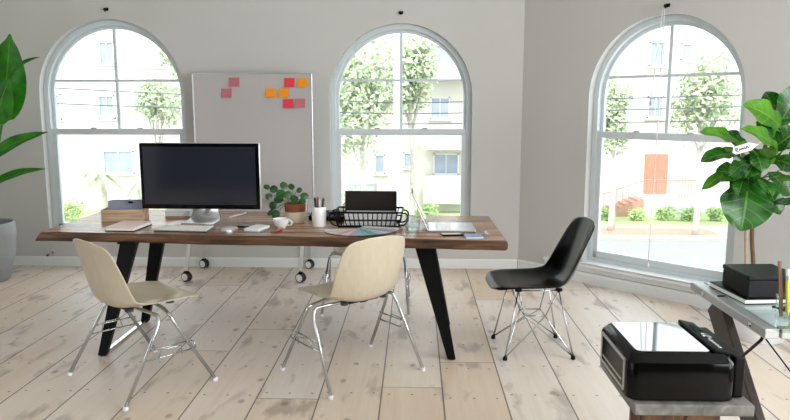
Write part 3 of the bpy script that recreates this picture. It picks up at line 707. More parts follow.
# black tray phone behind cup
dp = thing('desk_phone', 'flat black desk device lying between the pot and the wire basket', 'desk phone', (-.585, 4.63, Z), R(-4))
mb = MB(); mb.prism([(-.07, 0), (.07, 0), (.07, .05), (-.07, .026)], -.13, .13, Matrix(((0, 0, 1, 0), (1, 0, 0, 0), (0, 1, 0, 0), (0, 0, 0, 1)))); mb.build('device_body', M['black_plastic'], dp, bevel=.006, seg=3)
mb = MB(); mb.box((-.09, .02, .05), (.05, .11, .022)); mb.build('handset', M['black_matte'], dp, bevel=.008, seg=3)
mb = MB(); mb.box((.04, .03, .0455), (.09, .045, .003), Matrix.Rotation(R(9.7), 4, 'X')); mb.build('display', M['bluegrey'], dp)
# white box behind monitor
wx = thing('white_box', 'flat white box on the table behind the monitor stand', 'box', (-1.632, 4.70, Z))
mb = MB(); mb.box((0, 0, .006), (.17, .14, .012)); mb.build('box_base', M['boxwood'], wx); mb = MB(); mb.box((0, 0, .032), (.172, .142, .04)); mb.build('box_lid', M['paper'], wx, bevel=.003)
pn = thing('white_pencil', 'white pencil lying on the table right of the monitor stand', 'pencil', (-1.24, 4.73, Z), R(70))
mb = MB(); mb.lathe([(.001, 0), (.005, .014), (.005, .19)], 8, M=Matrix.Translation((-.1, 0, .0055)) @ Matrix.Rotation(R(90), 4, 'Y')); mb.build('pencil_body', M['paper'], pn)
mb = MB(); mb.lathe([(.0053, .19), (.0053, .205)], 8, M=Matrix.Translation((-.1, 0, .0055)) @ Matrix.Rotation(R(90), 4, 'Y')); mb.build('eraser', M['pinkcover'], pn)
# wire basket
bs = thing('wire_basket', 'black wire letter basket with curled end handles on the table', 'basket', (-.295, 4.375, Z), R(-1))
bw, bd, bh = .20, .105, .10
mb = MB(); r_ = .0034
def loop(w, d, z): return [(-w, -d, z), (w, -d, z), (w, d, z), (-w, d, z)]
mb.tube(fillet(loop(bw + .015, bd + .01, bh) + [loop(bw + .015, bd + .01, bh)[0]], .02)[1:-1] + [Vector((-bw - .015, -bd - .01, bh))], .006, 6, closed=True)
mb.tube(loop(bw + .008, bd + .005, bh * .5), .005, 6, closed=True); mb.tube(loop(bw - .01, bd - .01, .006), .0065, 6, closed=True)
mb.build('rim_wire', M['black_matte'], bs, smooth=True)
mb = MB()
for k in range(15):
    x = -1 + 2 * k / 14
    for s in (-1, 1): mb.tube([(x * (bw - .01), s * (bd - .01), .005), (x * (bw + .015), s * (bd + .01), bh)], .0036, 5)
    mb.tube([(x * (bw - .01), -bd + .01, .005), (x * (bw - .01), bd - .01, .005)], .0022, 5)
for k in range(7):
    y = -1 + 2 * k / 6
    for s in (-1, 1): mb.tube([(s * (bw - .01), y * (bd - .01), .005), (s * (bw + .015), y * (bd + .01), bh)], .0026, 5)
mb.build('side_wire', M['black_matte'], bs, smooth=True)
for s in (-1, 1):
    mb = MB()
    for y in (-.07, .07): mb.tube(smoothpath([(s * (bw + .012), y, bh * .9), (s * (bw + .04), y, bh * .85), (s * (bw + .05), y, bh * .5), (s * (bw + .025), y, bh * .15), (s * (bw - .005), y, .01)]), .005, 8)
    mb.tube([(s * (bw + .05), -.07, bh * .5), (s * (bw + .05), .07, bh * .5)], .007, 8); mb.build('end_handle', M['black_matte'], bs, smooth=True)
MBK = Matrix.Translation((-.295, 4.375, Z)) @ Matrix.Rotation(R(-1), 4, 'Z')
for k, (mm, lab) in enumerate((('paper', 'white papers standing at the front of the wire basket'), ('bluegrey', 'blue-grey folder standing behind the white papers in the wire basket'), ('silver_grey', 'pale grey folder standing in the middle of the wire basket'))):
    mb = MB(); mb.box((0, 0, .038 + .003 * k), (.33 - .01 * k, .007, .072 + .006 * k)); mb.box((.03, .008, .036), (.27, .004, .066))
    o = mb.build('paper_folder', M[mm], bevel=.001); o.matrix_world = MBK @ Matrix.Translation((.01, -.065 + .03 * k, .0095)); tag(o, lab, 'papers', 'papers in the wire basket')
lt = thing('upright_laptop', 'closed dark brown laptop standing on edge in the wire basket', 'laptop', MBK @ Vector((.005, .055, .0095)), R(-1)); lt.rotation_euler = (R(-6), 0, R(-1))
mb = MB(); mb.prism([(-.168, 0), (.168, 0), (.168, .205), (-.168, .205)], -.006, .0045, Matrix.Rotation(R(90), 4, 'X')); mb.build('base_case', M['black_matte'], lt, bevel=.009, seg=4)
mb = MB(); mb.prism([(-.168, 0), (.168, 0), (.168, .205), (-.168, .205)], .005, .011, Matrix.Rotation(R(90), 4, 'X')); mb.build('lid', mat('dark_bronze_lid', '2a2422', .35, .3, var=.05), lt, bevel=.005, seg=3)
# colour swatch fan
sf = thing('swatch_fan', 'fanned pastel colour swatch deck lying before the wire basket', 'swatch deck', (-.325, 4.215, Z), 0)
PAL = ['d9d6d2', 'cfd4cf', 'b9c2bd', 'd8c9c6', 'e0b9bb', 'c99aa3', 'e6d0cf', 'b7b0c2', '9fb6c4', '7fb3b0', '5f9c98', 'a9c9c4', 'c9d3da', '8a93a8', 'b0a7b8', 'd4cdd6']
for k in range(16):
    an = R(188 + k * 10.4); L_ = .235 + .02 * math.sin((k / 15) * math.pi)
    mb = MB(); Mx = Matrix.Rotation(an, 4, 'Z')
    n_seg = 5
    mb.box((L_ / 2, 0, .0015 + .0012 * k), (L_, .056, .0011), Mx); o = mb.build('swatch_strip', mat('swatch_%d' % k, PAL[k], .4, var=.02), sf)
mb = MB(); mb.lathe([(.008, 0), (.008, .024), (.005, .026)], 14, (0, 0, 0)); mb.build('pivot_screw', M['chrome'], sf, smooth=True, angle=40)
# laptop (open, facing right)
lp = thing('open_laptop', 'open silver laptop at the right end of the table, seen side on', 'laptop', (.225, 4.285, Z), R(0))
mb = MB(); mb.box((0, 0, .007), (.29, .30, .010)); mb.build('base_case', M['alu'], lp, bevel=.004, seg=3)
mb = MB(); mb.box((0, 0, .0015), (.26, .27, .003)); mb.build('rubber_feet', M['black_matte'], lp)
ML = Matrix.Translation((-.143, 0, .012)) @ Matrix.Rotation(R(-25), 4, 'Y')
mb = MB(); mb.box((-.003, 0, .125), (.006, .30, .25), ML); ld_ = mb.build('lid', M['alu'], lp, bevel=.002, seg=2)
mb = MB(); mb.box((.0012, 0, .125), (.003, .296, .246), ML); mb.build('screen_bezel', M['black_matte'], ld_, bevel=.001)
mb = MB(); mb.box((.0030, 0, .128), (.001, .28, .225), ML); mb.build('screen', M['screen'], ld_)
for i in range(5):
    for j in range(12):
        mb = MB(); mb.box((-.09 + i * .021, -.125 + j * .0227, .0128), (.017, .0185, .0016)); mb.build('key', M['key'], lp)
mb = MB(); mb.box((.085, 0, .0124), (.07, .10, .0008)); mb.build('trackpad', M['silver_grey'], lp)
# glass tumbler
tg = thing('glass_tumbler', 'clear glass tumbler standing left of the open laptop', 'glass', (-.015, 4.135, Z))
mb = MB(); mb.lathe([(.036, 0), (.041, .004), (.044, .098), (.042, .098), (.038, .018), (.0001, .016)], 32); mb.build('glass_body', M['glass'], tg, smooth=True, angle=40)
# phones by the laptop
p2 = thing('smartphone', 'black smartphone lying in front of the open laptop', 'phone', (.225, 4.045, Z), R(8))
mb = MB(); mb.box((0, 0, .005), (.14, .07, .009)); mb.build('phone_body', M['black_plastic'], p2, bevel=.003, seg=3); mb = MB(); mb.box((0, 0, .0097), (.128, .06, .0008)); mb.build('screen', M['screen'], p2)
bl = thing('blue_notepad', 'light blue pocket notepad near the right table corner', 'notepad', (.342, 3.985, Z), R(6))
mb = MB(); mb.box((0, 0, .004), (.10, .085, .006)); mb.build('page_block', M['paper'], bl); mb = MB(); mb.box((0, 0, .0085), (.104, .088, .003)); mb.build('cover', M['blue'], bl, bevel=.001)
mb = MB(); mb.box((.06, .03, .0085), (.016, .10, .0025)); o = mb.build('paper_slip', M['silver_grey'], loc=(.36, 3.995, Z)); o.location.z = Z + .012; tag(o, 'narrow grey paper slip lying across the light blue notepad', 'paper slip')

# ------------------------------------------------------------------ small stool table with printer
X0, X1, Y0, Y1, ST = .680, 1.045, 2.035, 2.44, .60
st = thing('side_table', 'small grey-topped timber side table under the printer', 'side table', ((X0 + X1) / 2, (Y0 + Y1) / 2, 0))
sx_, sy_ = (X1 - X0) / 2, (Y1 - Y0) / 2
mb = MB(); mb.box((0, 0, ST - .018), (2 * sx_, 2 * sy_, .036)); mb.build('tabletop', M['greywood'], st, bevel=.004)
for y in (-sy_ + .03, sy_ - .03):
    for s, xx in ((-1, -.105 if y < 0 else -.02), (1, .035 if y < 0 else .11)):
        mb = MB(); mb.beam((xx, y, ST - .036), (xx + (-.02 if s < 0 else .03) * (1 if y < 0 else 0), y, 0), .105, .028, (0, 1, 0)); mb.build('leg', M['brownwood'], st, bevel=.004)
    mb = MB(); mb.box((-.06, y + (.025 if y < 0 else -.025), .22), (.22, .02, .06)); mb.build('cross_rail', M['brownwood'], st, bevel=.003)
# printer
pr = thing('printer', 'black all-in-one inkjet printer with reflective lid on the side table', 'printer', (.83, 2.235, ST))
pw, pd, ph_ = .165, .178, .152
def rrect(w, d, r, n=6):
    out = []
    for cx, cy, a0 in ((w - r, d - r, 0), (-w + r, d - r, 90), (-w + r, -d + r, 180), (w - r, -d + r, 270)):
        for k in range(n + 1): a = R(a0 + 90 * k / n); out.append((cx + r * math.cos(a), cy + r * math.sin(a)))
    return out
mb = MB(); n = None; rings = []
for z, ins in ((.0, .008), (.006, .0), (.118, .0), (.128, .003), (.146, .018), (.150, .024)):
    rings.append([(x, y, z) for x, y in rrect(pw - ins, pd - ins, .03)])
n = len(rings[0]); vs = sum(rings, []); fs = [tuple(range(n - 1, -1, -1)), tuple((len(rings) - 1) * n + k for k in range(n))]
for r_ in range(len(rings) - 1):
    for k in range(n): fs.append((r_ * n + k, r_ * n + (k + 1) % n, (r_ + 1) * n + (k + 1) % n, (r_ + 1) * n + k))
mb.add(vs, fs); mb.build('body', M['black_plastic'], pr, smooth=True, angle=30)
mb = MB(); mb.prism([(x - .02, y) for x, y in rrect(pw - .048, pd - .03, .02)], .150, .1535); mb.build('scanner_lid', mat('mirror_gloss_black_lid', '101114', .04, spec=1.0, coat=1.0, var=.02), pr, bevel=.002)
# output tray recess on the left face
mb = MB(); fx = -pw
for c, s in (((fx - .002, 0, .118), (.006, .27, .010)), ((fx - .002, 0, .022), (.006, .27, .010)), ((fx - .002, -.13, .07), (.006, .010, .10)), ((fx - .002, .13, .07), (.006, .010, .10))): mb.box(c, s)
mb.build('tray_surround', M['silver'], pr, bevel=.002)
mb = MB(); mb.box((fx - .001, 0, .07), (.004, .25, .088)); mb.build('tray_door', M['black_plastic'], pr, bevel=.001)
mb = MB(); mb.box((fx - .003, 0, .045), (.004, .22, .006)); mb.build('paper_tray', M['silver'], pr, bevel=.001)
# control panel strip at the right of the lid
mb = MB(); MC = Matrix.Translation((.128, 0, .1525)) @ Matrix.Rotation(R(12), 4, 'Y'); mb.box((0, 0, 0), (.055, .30, .012), MC); cpn = mb.build('control_panel', M['black_matte'], pr, bevel=.003)
mb = MB(); mb.lathe([(.018, 0), (.018, .006), (.014, .008)], 24, M=MC @ Matrix.Translation((0, -.02, .006))); mb.build('control_dial', M['chrome'], cpn, smooth=True, angle=40)
mb = MB(); mb.box((0, .06, .0068), (.035, .06, .0015), MC); mb.build('display', M['screen'], cpn)
for k in range(4):
    mb = MB(); mb.box((.0, -.06 - .02 * k, .007), (.012, .012, .003), MC); mb.build('button', M['silver'], cpn, bevel=.001)
mb = MB(); mb.box((.185, 0, .07), (.036, .30, .135)); mb.build('rear_feeder', M['black_matte'], pr, bevel=.008, seg=3)

# ------------------------------------------------------------------ glass desk
DX0, DX1, DY0, DY1, DZ = 1.195, 2.35, 2.305, 2.95, .76
dk = thing('glass_desk', 'glass-topped drafting desk with silver frame and dark slanted legs', 'desk', (1.78, 2.58, 0))
cx_, cy_ = 1.78, 2.58
mb = MB(); mb.box((DX0 + .025 - cx_, (DY0 + DY1) / 2 - cy_, DZ - .021), (.05, DY1 - DY0, .036)); mb.build('side_rail', M['silver'], dk, bevel=.004)
mb = MB(); mb.box((DX1 - .025 - cx_, (DY0 + DY1) / 2 - cy_, DZ - .021), (.05, DY1 - DY0, .036)); mb.build('side_rail', M['silver'], dk, bevel=.004)
mb = MB(); mb.box((0, DY0 + .02 - cy_, DZ - .021), (DX1 - DX0 - .1, .04, .036)); mb.build('front_rail', M['silver'], dk, bevel=.004)
mb = MB(); mb.box((0, DY1 - .02 - cy_, DZ - .021), (DX1 - DX0 - .1, .04, .036)); mb.build('rear_rail', M['silver'], dk, bevel=.004)
mb = MB(); mb.box((.0, 0, DZ - .003), (DX1 - DX0 - .05, DY1 - DY0 - .03, .006)); mb.build('glass_top', M['deskglass'], dk, bevel=.001)
for sx2 in (-1, 1):
    xx = (DX0 + .03 if sx2 < 0 else DX1 - .03) - cx_
    mb = MB(); mb.beam((xx, 2.755 - cy_, DZ - .04), (xx, 1.98 - cy_, 0), .12, .034, (1, 0, 0)); mb.build('leg', M['espresso'], dk, bevel=.004)
    mb = MB(); xr = xx - .022 * (1 if sx2 < 0 else -1)
    mb.tube(fillet([(xr, 2.33 - cy_, DZ - .03), (xr, 2.335 - cy_, DZ - .05), (xr, 2.47 - cy_, DZ - .165)], .012), .0055, 8); mb.build('brace_rod', M['black_steel'], dk, smooth=True)
    for yy in (2.82, 2.41):
        mb = MB(); mb.lathe([(.011, 0), (.011, .002), (.007, .006), (.0001, .007)], 16, M=Matrix.Translation(((DX0 if sx2 < 0 else DX1) - cx_, yy - cy_, DZ - .022)) @ Matrix.Rotation(R(-90 if sx2 < 0 else 90), 4, 'Y')); mb.build('bolt', M['chrome'], dk, smooth=True, angle=40)
mb = MB(); p = Vector((DX0 + .03, 2.41, DZ - .036)); q = at(790, 371, 2.47); q = p + (q - p) * 4.6; o_ = Vector((cx_, cy_, 0)); mb.tube([p - o_, q - o_], .003, 6); mb.build('tension_rod', M['black_steel'], dk, smooth=True)
bkk = thing('flat_book', 'black hardcover book with pale pages under the black box', 'book', (1.345, 2.725, DZ + .001), R(5))
mb = MB(); mb.box((0, 0, .002), (.20, .27, .004)); mb.build('back_cover', M['cover'], bkk); mb = MB(); mb.box((-.003, 0, .0115), (.192, .262, .015)); mb.build('page_block', M['paper'], bkk); mb = MB(); mb.box((0, 0, .021), (.20, .27, .004)); mb.build('front_cover', M['cover'], bkk)
mb = MB(); mb.box((.1, 0, .0115), (.004, .27, .023)); mb.build('spine', M['cover'], bkk)
bx = thing('storage_box', 'black leatherette storage box with latch on the glass desk', 'box', (1.365, 2.70, DZ + .0245), R(3))
mb = MB(); mb.box((0, 0, .034), (.20, .20, .068)); mb.build('box_body', M['leather'], bx, bevel=.003)
mb = MB(); mb.box((0, 0, .078), (.205, .205, .018)); mb.build('box_lid', M['leather'], bx, bevel=.004)
mb = MB(); mb.box((.03, -.1035, .062), (.022, .006, .036)); lt_ = mb.build('latch', M['black_matte'], bx, bevel=.002)
mb = MB(); mb.box((.05, -.1015, .058), (.014, .004, .018)); mb.build('label_plate', M['silver'], bx, bevel=.001)
pad = thing('black_pad', 'thin black pad lying at the right edge of the glass desk', 'pad', (1.43, 2.50, DZ), R(20))
mb = MB(); mb.box((0, 0, .004), (.13, .16, .008)); mb.build('pad_body', M['black_matte'], pad, bevel=.002)
mb = MB(); mb.box((0, .068, .0085), (.12, .016, .003)); mb.build('binding_strip', M['silver'], pad)
gc = thing('glass_holder', 'clear glass pencil holder at the right edge of the glass desk', 'pencil holder', (1.322, 2.415, DZ))
mb = MB(); mb.lathe([(.034, 0), (.036, .003), (.037, .085), (.035, .085), (.033, .008), (.0001, .007)], 28); mb.build('glass_body', M['glass'], gc, smooth=True, angle=40)
t = thing('wooden_ruler', 'brown wooden ruler standing in the glass holder beside the yellow pencil', 'ruler', (1.308, 2.42, DZ + .0075)); t.rotation_euler = (R(-4), R(-4), R(5))
mb = MB(); mb.box((0, 0, .10), (.014, .004, .20)); mb.build('ruler_body', M['ruler'], t, bevel=.001); mb = MB(); mb.box((0, -.0024, .10), (.003, .0008, .2)); mb.build('brass_edge', M['ruler'], t)
t = thing('yellow_pencil', 'yellow pencil with white eraser standing in the glass holder', 'pencil', (1.326, 2.41, DZ + .0075)); t.rotation_euler = (R(-3), R(-3), 0)
mb = MB(); mb.lathe([(.001, 0), (.008, .02), (.008, .135)], 6); mb.build('pencil_body', M['yellow'], t); mb = MB(); mb.lathe([(.0085, .135), (.0085, .15)], 12); mb.build('ferrule', M['silver'], t, smooth=True, angle=40)
mb = MB(); mb.lathe([(.008, .15), (.008, .168), (.005, .173)], 12); mb.build('eraser', M['white_plastic'], t, smooth=True, angle=40)

# ------------------------------------------------------------------ big plants
pl = thing('strelitzia_plant', 'tall broad-leaved plant in a grey planter at the left edge', 'plant', (-3.745, 5.78, 0))
mb = MB(); mb.lathe([(.17, 0), (.18, .008), (.235, .22), (.255, .40), (.25, .50), (.238, .515), (.228, .505), (.23, .44), (.0001, .43)], 48); mb.build('planter', M['grey_pot'], pl, smooth=True, angle=50)
mb = MB(); mb.lathe([(.229, .43), (.12, .45), (.0001, .455)], 32); mb.build('soil', M['soil'], pl, smooth=True)
O = Vector((-3.745, 5.78, 0))
def strel_shape(u): return (math.sin(math.pi * min(1, u * 1.02 + .02) ** .8)) ** .65 if 0 < u < 1 else .04
SL = [((2, 122, 5.78), (10, 34, 5.7), (.25, -1, .1), .165, -.02, .10), ((-22, 120, 5.7), (-14, 20, 5.6), (-.3, -1, .2), .16, .05, .1), ((10, 80, 5.65), (40, 57, 5.55), (-.2, -.7, .8), .045, .08, .35),
      ((-18, 170, 5.6), (48, 132, 5.6), (-.55, -1, .75), .085, .10, .2), ((-14, 190, 5.6), (46, 169, 5.75), (-.2, -.8, .9), .055, .10, .25), ((-4, 124, 5.6), (10, 78, 5.58), (.1, -1, .3), .12, .06, .1), ((-25, 150, 5.8), (-60, 90, 5.8), (.3, -1, .3), .15, .1, .1), ((-30, 170, 5.7), (-85, 150, 5.7), (0, -1, .6), .12, .1, .1)]
for k, (b_, t_, nr, w_, ar, fo) in enumerate(SL):
    B, T_ = at(*b_) - O, at(*t_) - O
    mb = MB(); s0 = Vector((.03 * math.cos(k), .03 * math.sin(k), .44)); mb.tube(smoothpath([s0, (s0 + B) * .5 + Vector((.01, 0, .04)), B], 6), [.012] * 6 + [.010] * 6 + [.008], 8); s_ = mb.build('leaf_stem', M['stem'], pl, smooth=True)
    mb = MB(); mb.leaf(B, T_, nr, w_, strel_shape, ar, fo, .004, 16, 8); mb.build('leaf', M['strel'], s_, smooth=True)
fc = thing('fiddle_leaf_fig', 'fiddle-leaf fig tree in a white planter by the right window', 'plant', (2.26, 4.45, 0))
mb = MB(); mb.lathe([(.15, 0), (.158, .006), (.185, .20), (.195, .33), (.186, .335), (.178, .32), (.178, .28), (.0001, .275)], 48); mb.build('planter', M['white_pot'], fc, smooth=True, angle=50)
mb = MB(); mb.lathe([(.178, .275), (.1, .29), (.0001, .295)], 32); mb.build('soil', M['soil'], fc, smooth=True)
O = Vector((2.26, 4.45, 0))
mb = MB(); mb.tube(smoothpath([(-.11, 0, .28), at(746, 268, 4.42) - O, at(746, 232, 4.4) - O, at(748, 190, 4.4) - O, at(742, 150, 4.4) - O], 6), .010, 10); mb.build('trunk', M['bark_pale'], fc, smooth=True)
mb = MB(); mb.tube(smoothpath([(-.08, .02, .28), at(753, 268, 4.46) - O, at(752, 232, 4.45) - O, at(758, 180, 4.45) - O, at(768, 135, 4.45) - O, at(774, 105, 4.45) - O], 6), .013, 10); mb.build('trunk', M['bark'], fc, smooth=True)
def fiddle(u): return .04 + .96 * (math.sin(math.pi * u ** 1.25) ** .7) * (1 - .25 * math.exp(-((u - .38) / .12) ** 2)) if 0 < u < 1 else .05
FL = [  # base px, tip px, depth base, depth tip, normal, half width, arch, fold, material
    ((749, 168), (741, 231), 4.35, 4.20, (-.1, -1, .35), .160, .06, .12, 'ficus'),
    ((783, 132), (743, 104), 4.40, 4.25, (-.2, -1, .55), .085, .10, .15, 'ficus_young'),
    ((779, 156), (742, 128), 4.30, 4.15, (-.1, -.9, .7), .060, .10, .2, 'ficus_young'),
    ((741, 152), (700, 132), 4.40, 4.30, (-.2, -.8, .9), .060, .14, .25, 'ficus_young'),
    ((742, 158), (701, 162), 4.35, 4.25, (-.1, -.6, 1), .065, .14, .2, 'ficus'),
    ((738, 168), (702, 190), 4.38, 4.30, (-.3, -.8, .7), .040, .10, .25, 'ficus_young'),
    ((752, 185), (716, 172), 4.35, 4.20, (-.1, -.7, .9), .080, .12, .2, 'ficus'),
    ((758, 172), (730, 190), 4.45, 4.30, (0, -.9, .5), .080, .10, .15, 'ficus'),
    ((760, 180), (780, 215), 4.48, 4.40, (.2, -1, .3), .070, .08, .15, 'ficus'),
    ((762, 210), (800, 204), 4.40, 4.25, (.1, -.5, 1), .060, .12, .2, 'ficus'),
    ((764, 160), (806, 176), 4.35, 4.15, (.2, -.8, .7), .110, .14, .15, 'ficus'),
    ((770, 150), (800, 128), 4.40, 4.3, (.2, -.9, .5), .080, .12, .2, 'ficus'),
    ((776, 112), (765, 92), 4.50, 4.5, (-.3, -1, .2), .060, .08, .2, 'ficus'),
    ((776, 128), (800, 84), 4.40, 4.35, (.1, -1, .1), .105, .06, .12, 'ficus'),
    ((748, 150), (722, 134), 4.50, 4.45, (0, -.8, .6), .060, .1, .2, 'ficus'),
    ((752, 148), (762, 172), 4.30, 4.18, (.1, -.9, .5), .070, .1, .15, 'ficus'),
    ((742, 160), (720, 150), 4.42, 4.40, (0, -.7, .8), .045, .1, .2, 'ficus_young'),
    ((756, 166), (775, 148), 4.30, 4.2, (.1, -.9, .6), .055, .1, .2, 'ficus_young'),
    ((762, 150), (745, 178), 4.35, 4.2, (-.2, -.9, .5), .07, .1, .2, 'ficus'),
    ((768, 172), (790, 196), 4.42, 4.35, (.2, -.9, .4), .08, .1, .2, 'ficus'),
    ((780, 170), (812, 150), 4.45, 4.4, (.2, -.9, .4), .08, .1, .2, 'ficus'),
    ((746, 178), (732, 200), 4.42, 4.36, (-.2, -.9, .3), .06, .1, .2, 'ficus'),
    ((766, 140), (784, 118), 4.48, 4.45, (.1, -1, .2), .07, .1, .2, 'ficus_young'),
    ((760, 188), (745, 206), 4.50, 4.45, (0, -1, .2), .07, .1, .2, 'ficus'),
    ((748, 172), (722, 182), 4.30, 4.18, (-.2, -.8, .7), .05, .15, .25, 'ficus'), ((756, 158), (738, 146), 4.25, 4.12, (-.2, -.8, .8), .045, .12, .25, 'ficus_young'),
    ((766, 158), (790, 140), 4.25, 4.1, (.3, -.8, .6), .06, .12, .2, 'ficus'), ((758, 178), (772, 196), 4.25, 4.12, (.2, -1, .3), .055, .1, .2, 'ficus'),
    ((750, 164), (730, 176), 4.22, 4.10, (-.3, -.7, .8), .05, .15, .3, 'ficus'), ((772, 138), (756, 122), 4.36, 4.3, (-.3, -.9, .5), .05, .1, .2, 'ficus'),
    ((770, 178), (798, 186), 4.3, 4.15, (.2, -.7, .8), .05, .15, .25, 'ficus_young'), ((744, 176), (738, 196), 4.28, 4.2, (-.4, -.9, .3), .05, .1, .25, 'ficus'),
]
for k, (b_, t_, yb, yt, nr, w_, ar, fo, mm) in enumerate(FL):
    B, T_ = at(b_[0], b_[1], yb) - O, at(t_[0], t_[1], yt) - O
    tz = min(1.5, max(.8, B.z - .05)); tr = at(750 + (tz - .8) * 20, 200, 4.43) - O; root = Vector((tr.x, tr.y, tz))
    mb = MB(); mb.leaf(B, T_, nr, w_, fiddle, ar, fo, .022, 18, 8, rph=k); lf = mb.build('leaf', M[mm], fc, smooth=True)
    mb = MB(); mb.tube(smoothpath([root, (root + B) * .5 - Vector((0, 0, .015)), B + (T_ - B) * .04], 4), .0045, 6); mb.build('leaf_stalk', M['stem'], lf, smooth=True)
tgp = thing('plant_tag', 'white plant tag with handwritten black script among the fig leaves', 'tag', at(745, 148, 4.02)); tgp.rotation_euler = (R(80), R(-16), 0)
mb = MB(); mb.prism([(-.075, -.006), (-.06, -.022), (.03, -.022), (.075, .0), (.03, .024), (-.06, .022)], 0, .0015); mb.build('tag_card', M['paper'], tgp)
mb = MB(); mb.tube(smoothpath([(-.055, -.004, .003), (-.05, .012, .003), (-.042, .008, .003), (-.05, -.008, .003), (-.036, -.006, .003), (-.03, .004, .003), (-.024, -.006, .003), (-.016, .006, .003), (-.012, -.006, .003), (-.004, .004, .003), (.002, -.006, .003), (.012, .008, .003), (.016, -.004, .003), (.026, .002, .003)], 5), .0022, 5); mb.build('handwriting', M['black_ink'], tgp)
mb = MB(); mb.tube([(.075, 0, 0), (.11, .01, -.04), (.14, .0, -.10)], .0012, 5); mb.build('tag_string', M['paper'], tgp)
# ------------------------------------------------------------------ across the street (the room is one floor up)
GZ = -4.6
M['cream_wall'] = mat('cream_stucco', 'cbc6ba', .85, var=.03, scale=2); M['white_wall'] = mat('white_stucco', 'd0ccc4', .85, var=.03, scale=2)
M['ext_trim'] = mat('white_exterior_trim', 'dcdcda', .7); M['ext_glass'] = mat('facade_window_glass', '97a1ac', .25, var=.15, scale=1)
M['door_red'] = mat('terracotta_door_paint', 'c47f69', .6, var=.03); M['rail_pink'] = mat('pale_pink_rail', 'c48c7c', .6); M['asphalt'] = mat('sunlit_asphalt', '8f9295', .9, var=.06, scale=3)
M['pavement'] = mat('concrete_pavement', 'aba49a', .9, var=.06, scale=2); M['brick_pave'] = mat('pink_brick_paving', 'b98f7e', .9, var=.1, scale=9)
M['lawn'] = mat('short_grass', 'a9c283', .9, var=.2, scale=20); M['tree_leaf'] = mat('tree_foliage', 'bcc8a6', .7, var=.22, scale=1.2); M['hedge_leaf'] = mat('hedge_foliage', 'a8c283', .7, var=.22, scale=2)  # tree and hedge leaves paled, outdoor haze put into their colour
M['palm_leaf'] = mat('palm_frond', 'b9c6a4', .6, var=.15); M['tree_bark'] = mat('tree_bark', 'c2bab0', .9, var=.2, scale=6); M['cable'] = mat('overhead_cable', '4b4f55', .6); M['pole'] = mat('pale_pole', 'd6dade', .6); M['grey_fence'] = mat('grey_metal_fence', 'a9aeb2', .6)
for nm, y0, y1, mm, dz in (('ground_street', 8, 32, 'asphalt', -.12), ('ground_pavement', 32, 35.6, 'pavement', 0), ('ground_yard', 35.6, 60, 'lawn', .02)):
    mb = MB(); mb.box((0, (y0 + y1) / 2, GZ - .2 + dz), (110, y1 - y0, .4)); tag(mb.build(nm, M[mm]), kind='structure')
mb = MB(); a = at(630, 231, 34); mb.box((a.x + 1.2, 33.8, GZ + .004), (5.5, 1.8, .012)); tag(mb.build('ground_brick_patch', M['brick_pave']), kind='structure')
def building(name, label, x0p, x1p, ytop, Y, mm, wins, extra=None):
    p, q = at(x0p, 106, Y), at(x1p, 106, Y); zt = at(300, ytop, Y).z
    b = thing(name, label, 'building', ((p.x + q.x) / 2, Y, GZ)); cx = (p.x + q.x) / 2
    mb = MB(); mb.box((0, 5, (zt - GZ) / 2), (q.x - p.x, 10, zt - GZ)); mb.build('wall', M[mm], b)
    mb = MB(); mb.box((0, 5, zt - GZ + .15), (q.x - p.x, 10.4, .3)); mb.build('roof', M['ext_trim'], b)
    for (wx, wy, ww, wh, npn) in wins:
        c = at(wx, wy, Y); w = ww * Y / 690; h = wh * Y / 690; c = c - Vector((cx, Y, GZ))
        mb = MB(); t = .07
        for dx in (-1, 1): mb.box((c.x + dx * w / 2, -.04, c.z), (t, .1, h + t))
        for dz in (-1, 1): mb.box((c.x, -.04, c.z + dz * h / 2), (w + t, .1, t))
        for k in range(1, npn): mb.box((c.x - w / 2 + w * k / npn, -.03, c.z), (.05, .08, h))
        mb.box((c.x, -.07, c.z - h / 2 - .09), (w + .35, .18, .09)); f = mb.build('window', M['ext_trim'], b)
        mb = MB(); mb.box((c.x, -.012, c.z), (w, .02, h)); mb.build('pane', M['ext_glass'], f)
    if extra: extra(b, Vector((cx, Y, GZ)))
    return b
def ex_left(b, o):
    c = at(147, 52, 39.2) - o
    mb = MB(); mb.lathe([(.0001, 0), (.3, .04), (.62, .18), (.63, .19), (.61, .19), (.3, .055), (.0001, .015)], 28, M=Matrix.Translation(c) @ Matrix.Rotation(R(75), 4, 'X') @ Matrix.Rotation(R(20), 4, 'Y')); d = mb.build('satellite_dish', M['ext_trim'], b, smooth=True)
    mb = MB(); mb.tube([c + Vector((0, .02, 0)), c + Vector((0, .4, -.1)), c + Vector((0, .85, -.1))], .03, 6); mb.build('wall_bracket', M['steel'], d)
    for yy in (68, 116):
        p, q = at(70, yy, 40) - o, at(175, yy, 40) - o; mb = MB(); mb.box(((p.x + q.x) / 2, -.05, p.z), (q.x - p.x, .1, .12)); mb.build('cornice', M['ext_trim'], b)
building('apartment_building', 'cream apartment building seen through the left arched window', -220, 294, -60, 40, 'white_wall', [(107, 53, 14, 21, 2), (107, 107, 15, 22, 2), (57, 107, 8, 24, 1), (119, 162, 30, 22, 2), (168, 58, 12, 14, 2)], ex_left)
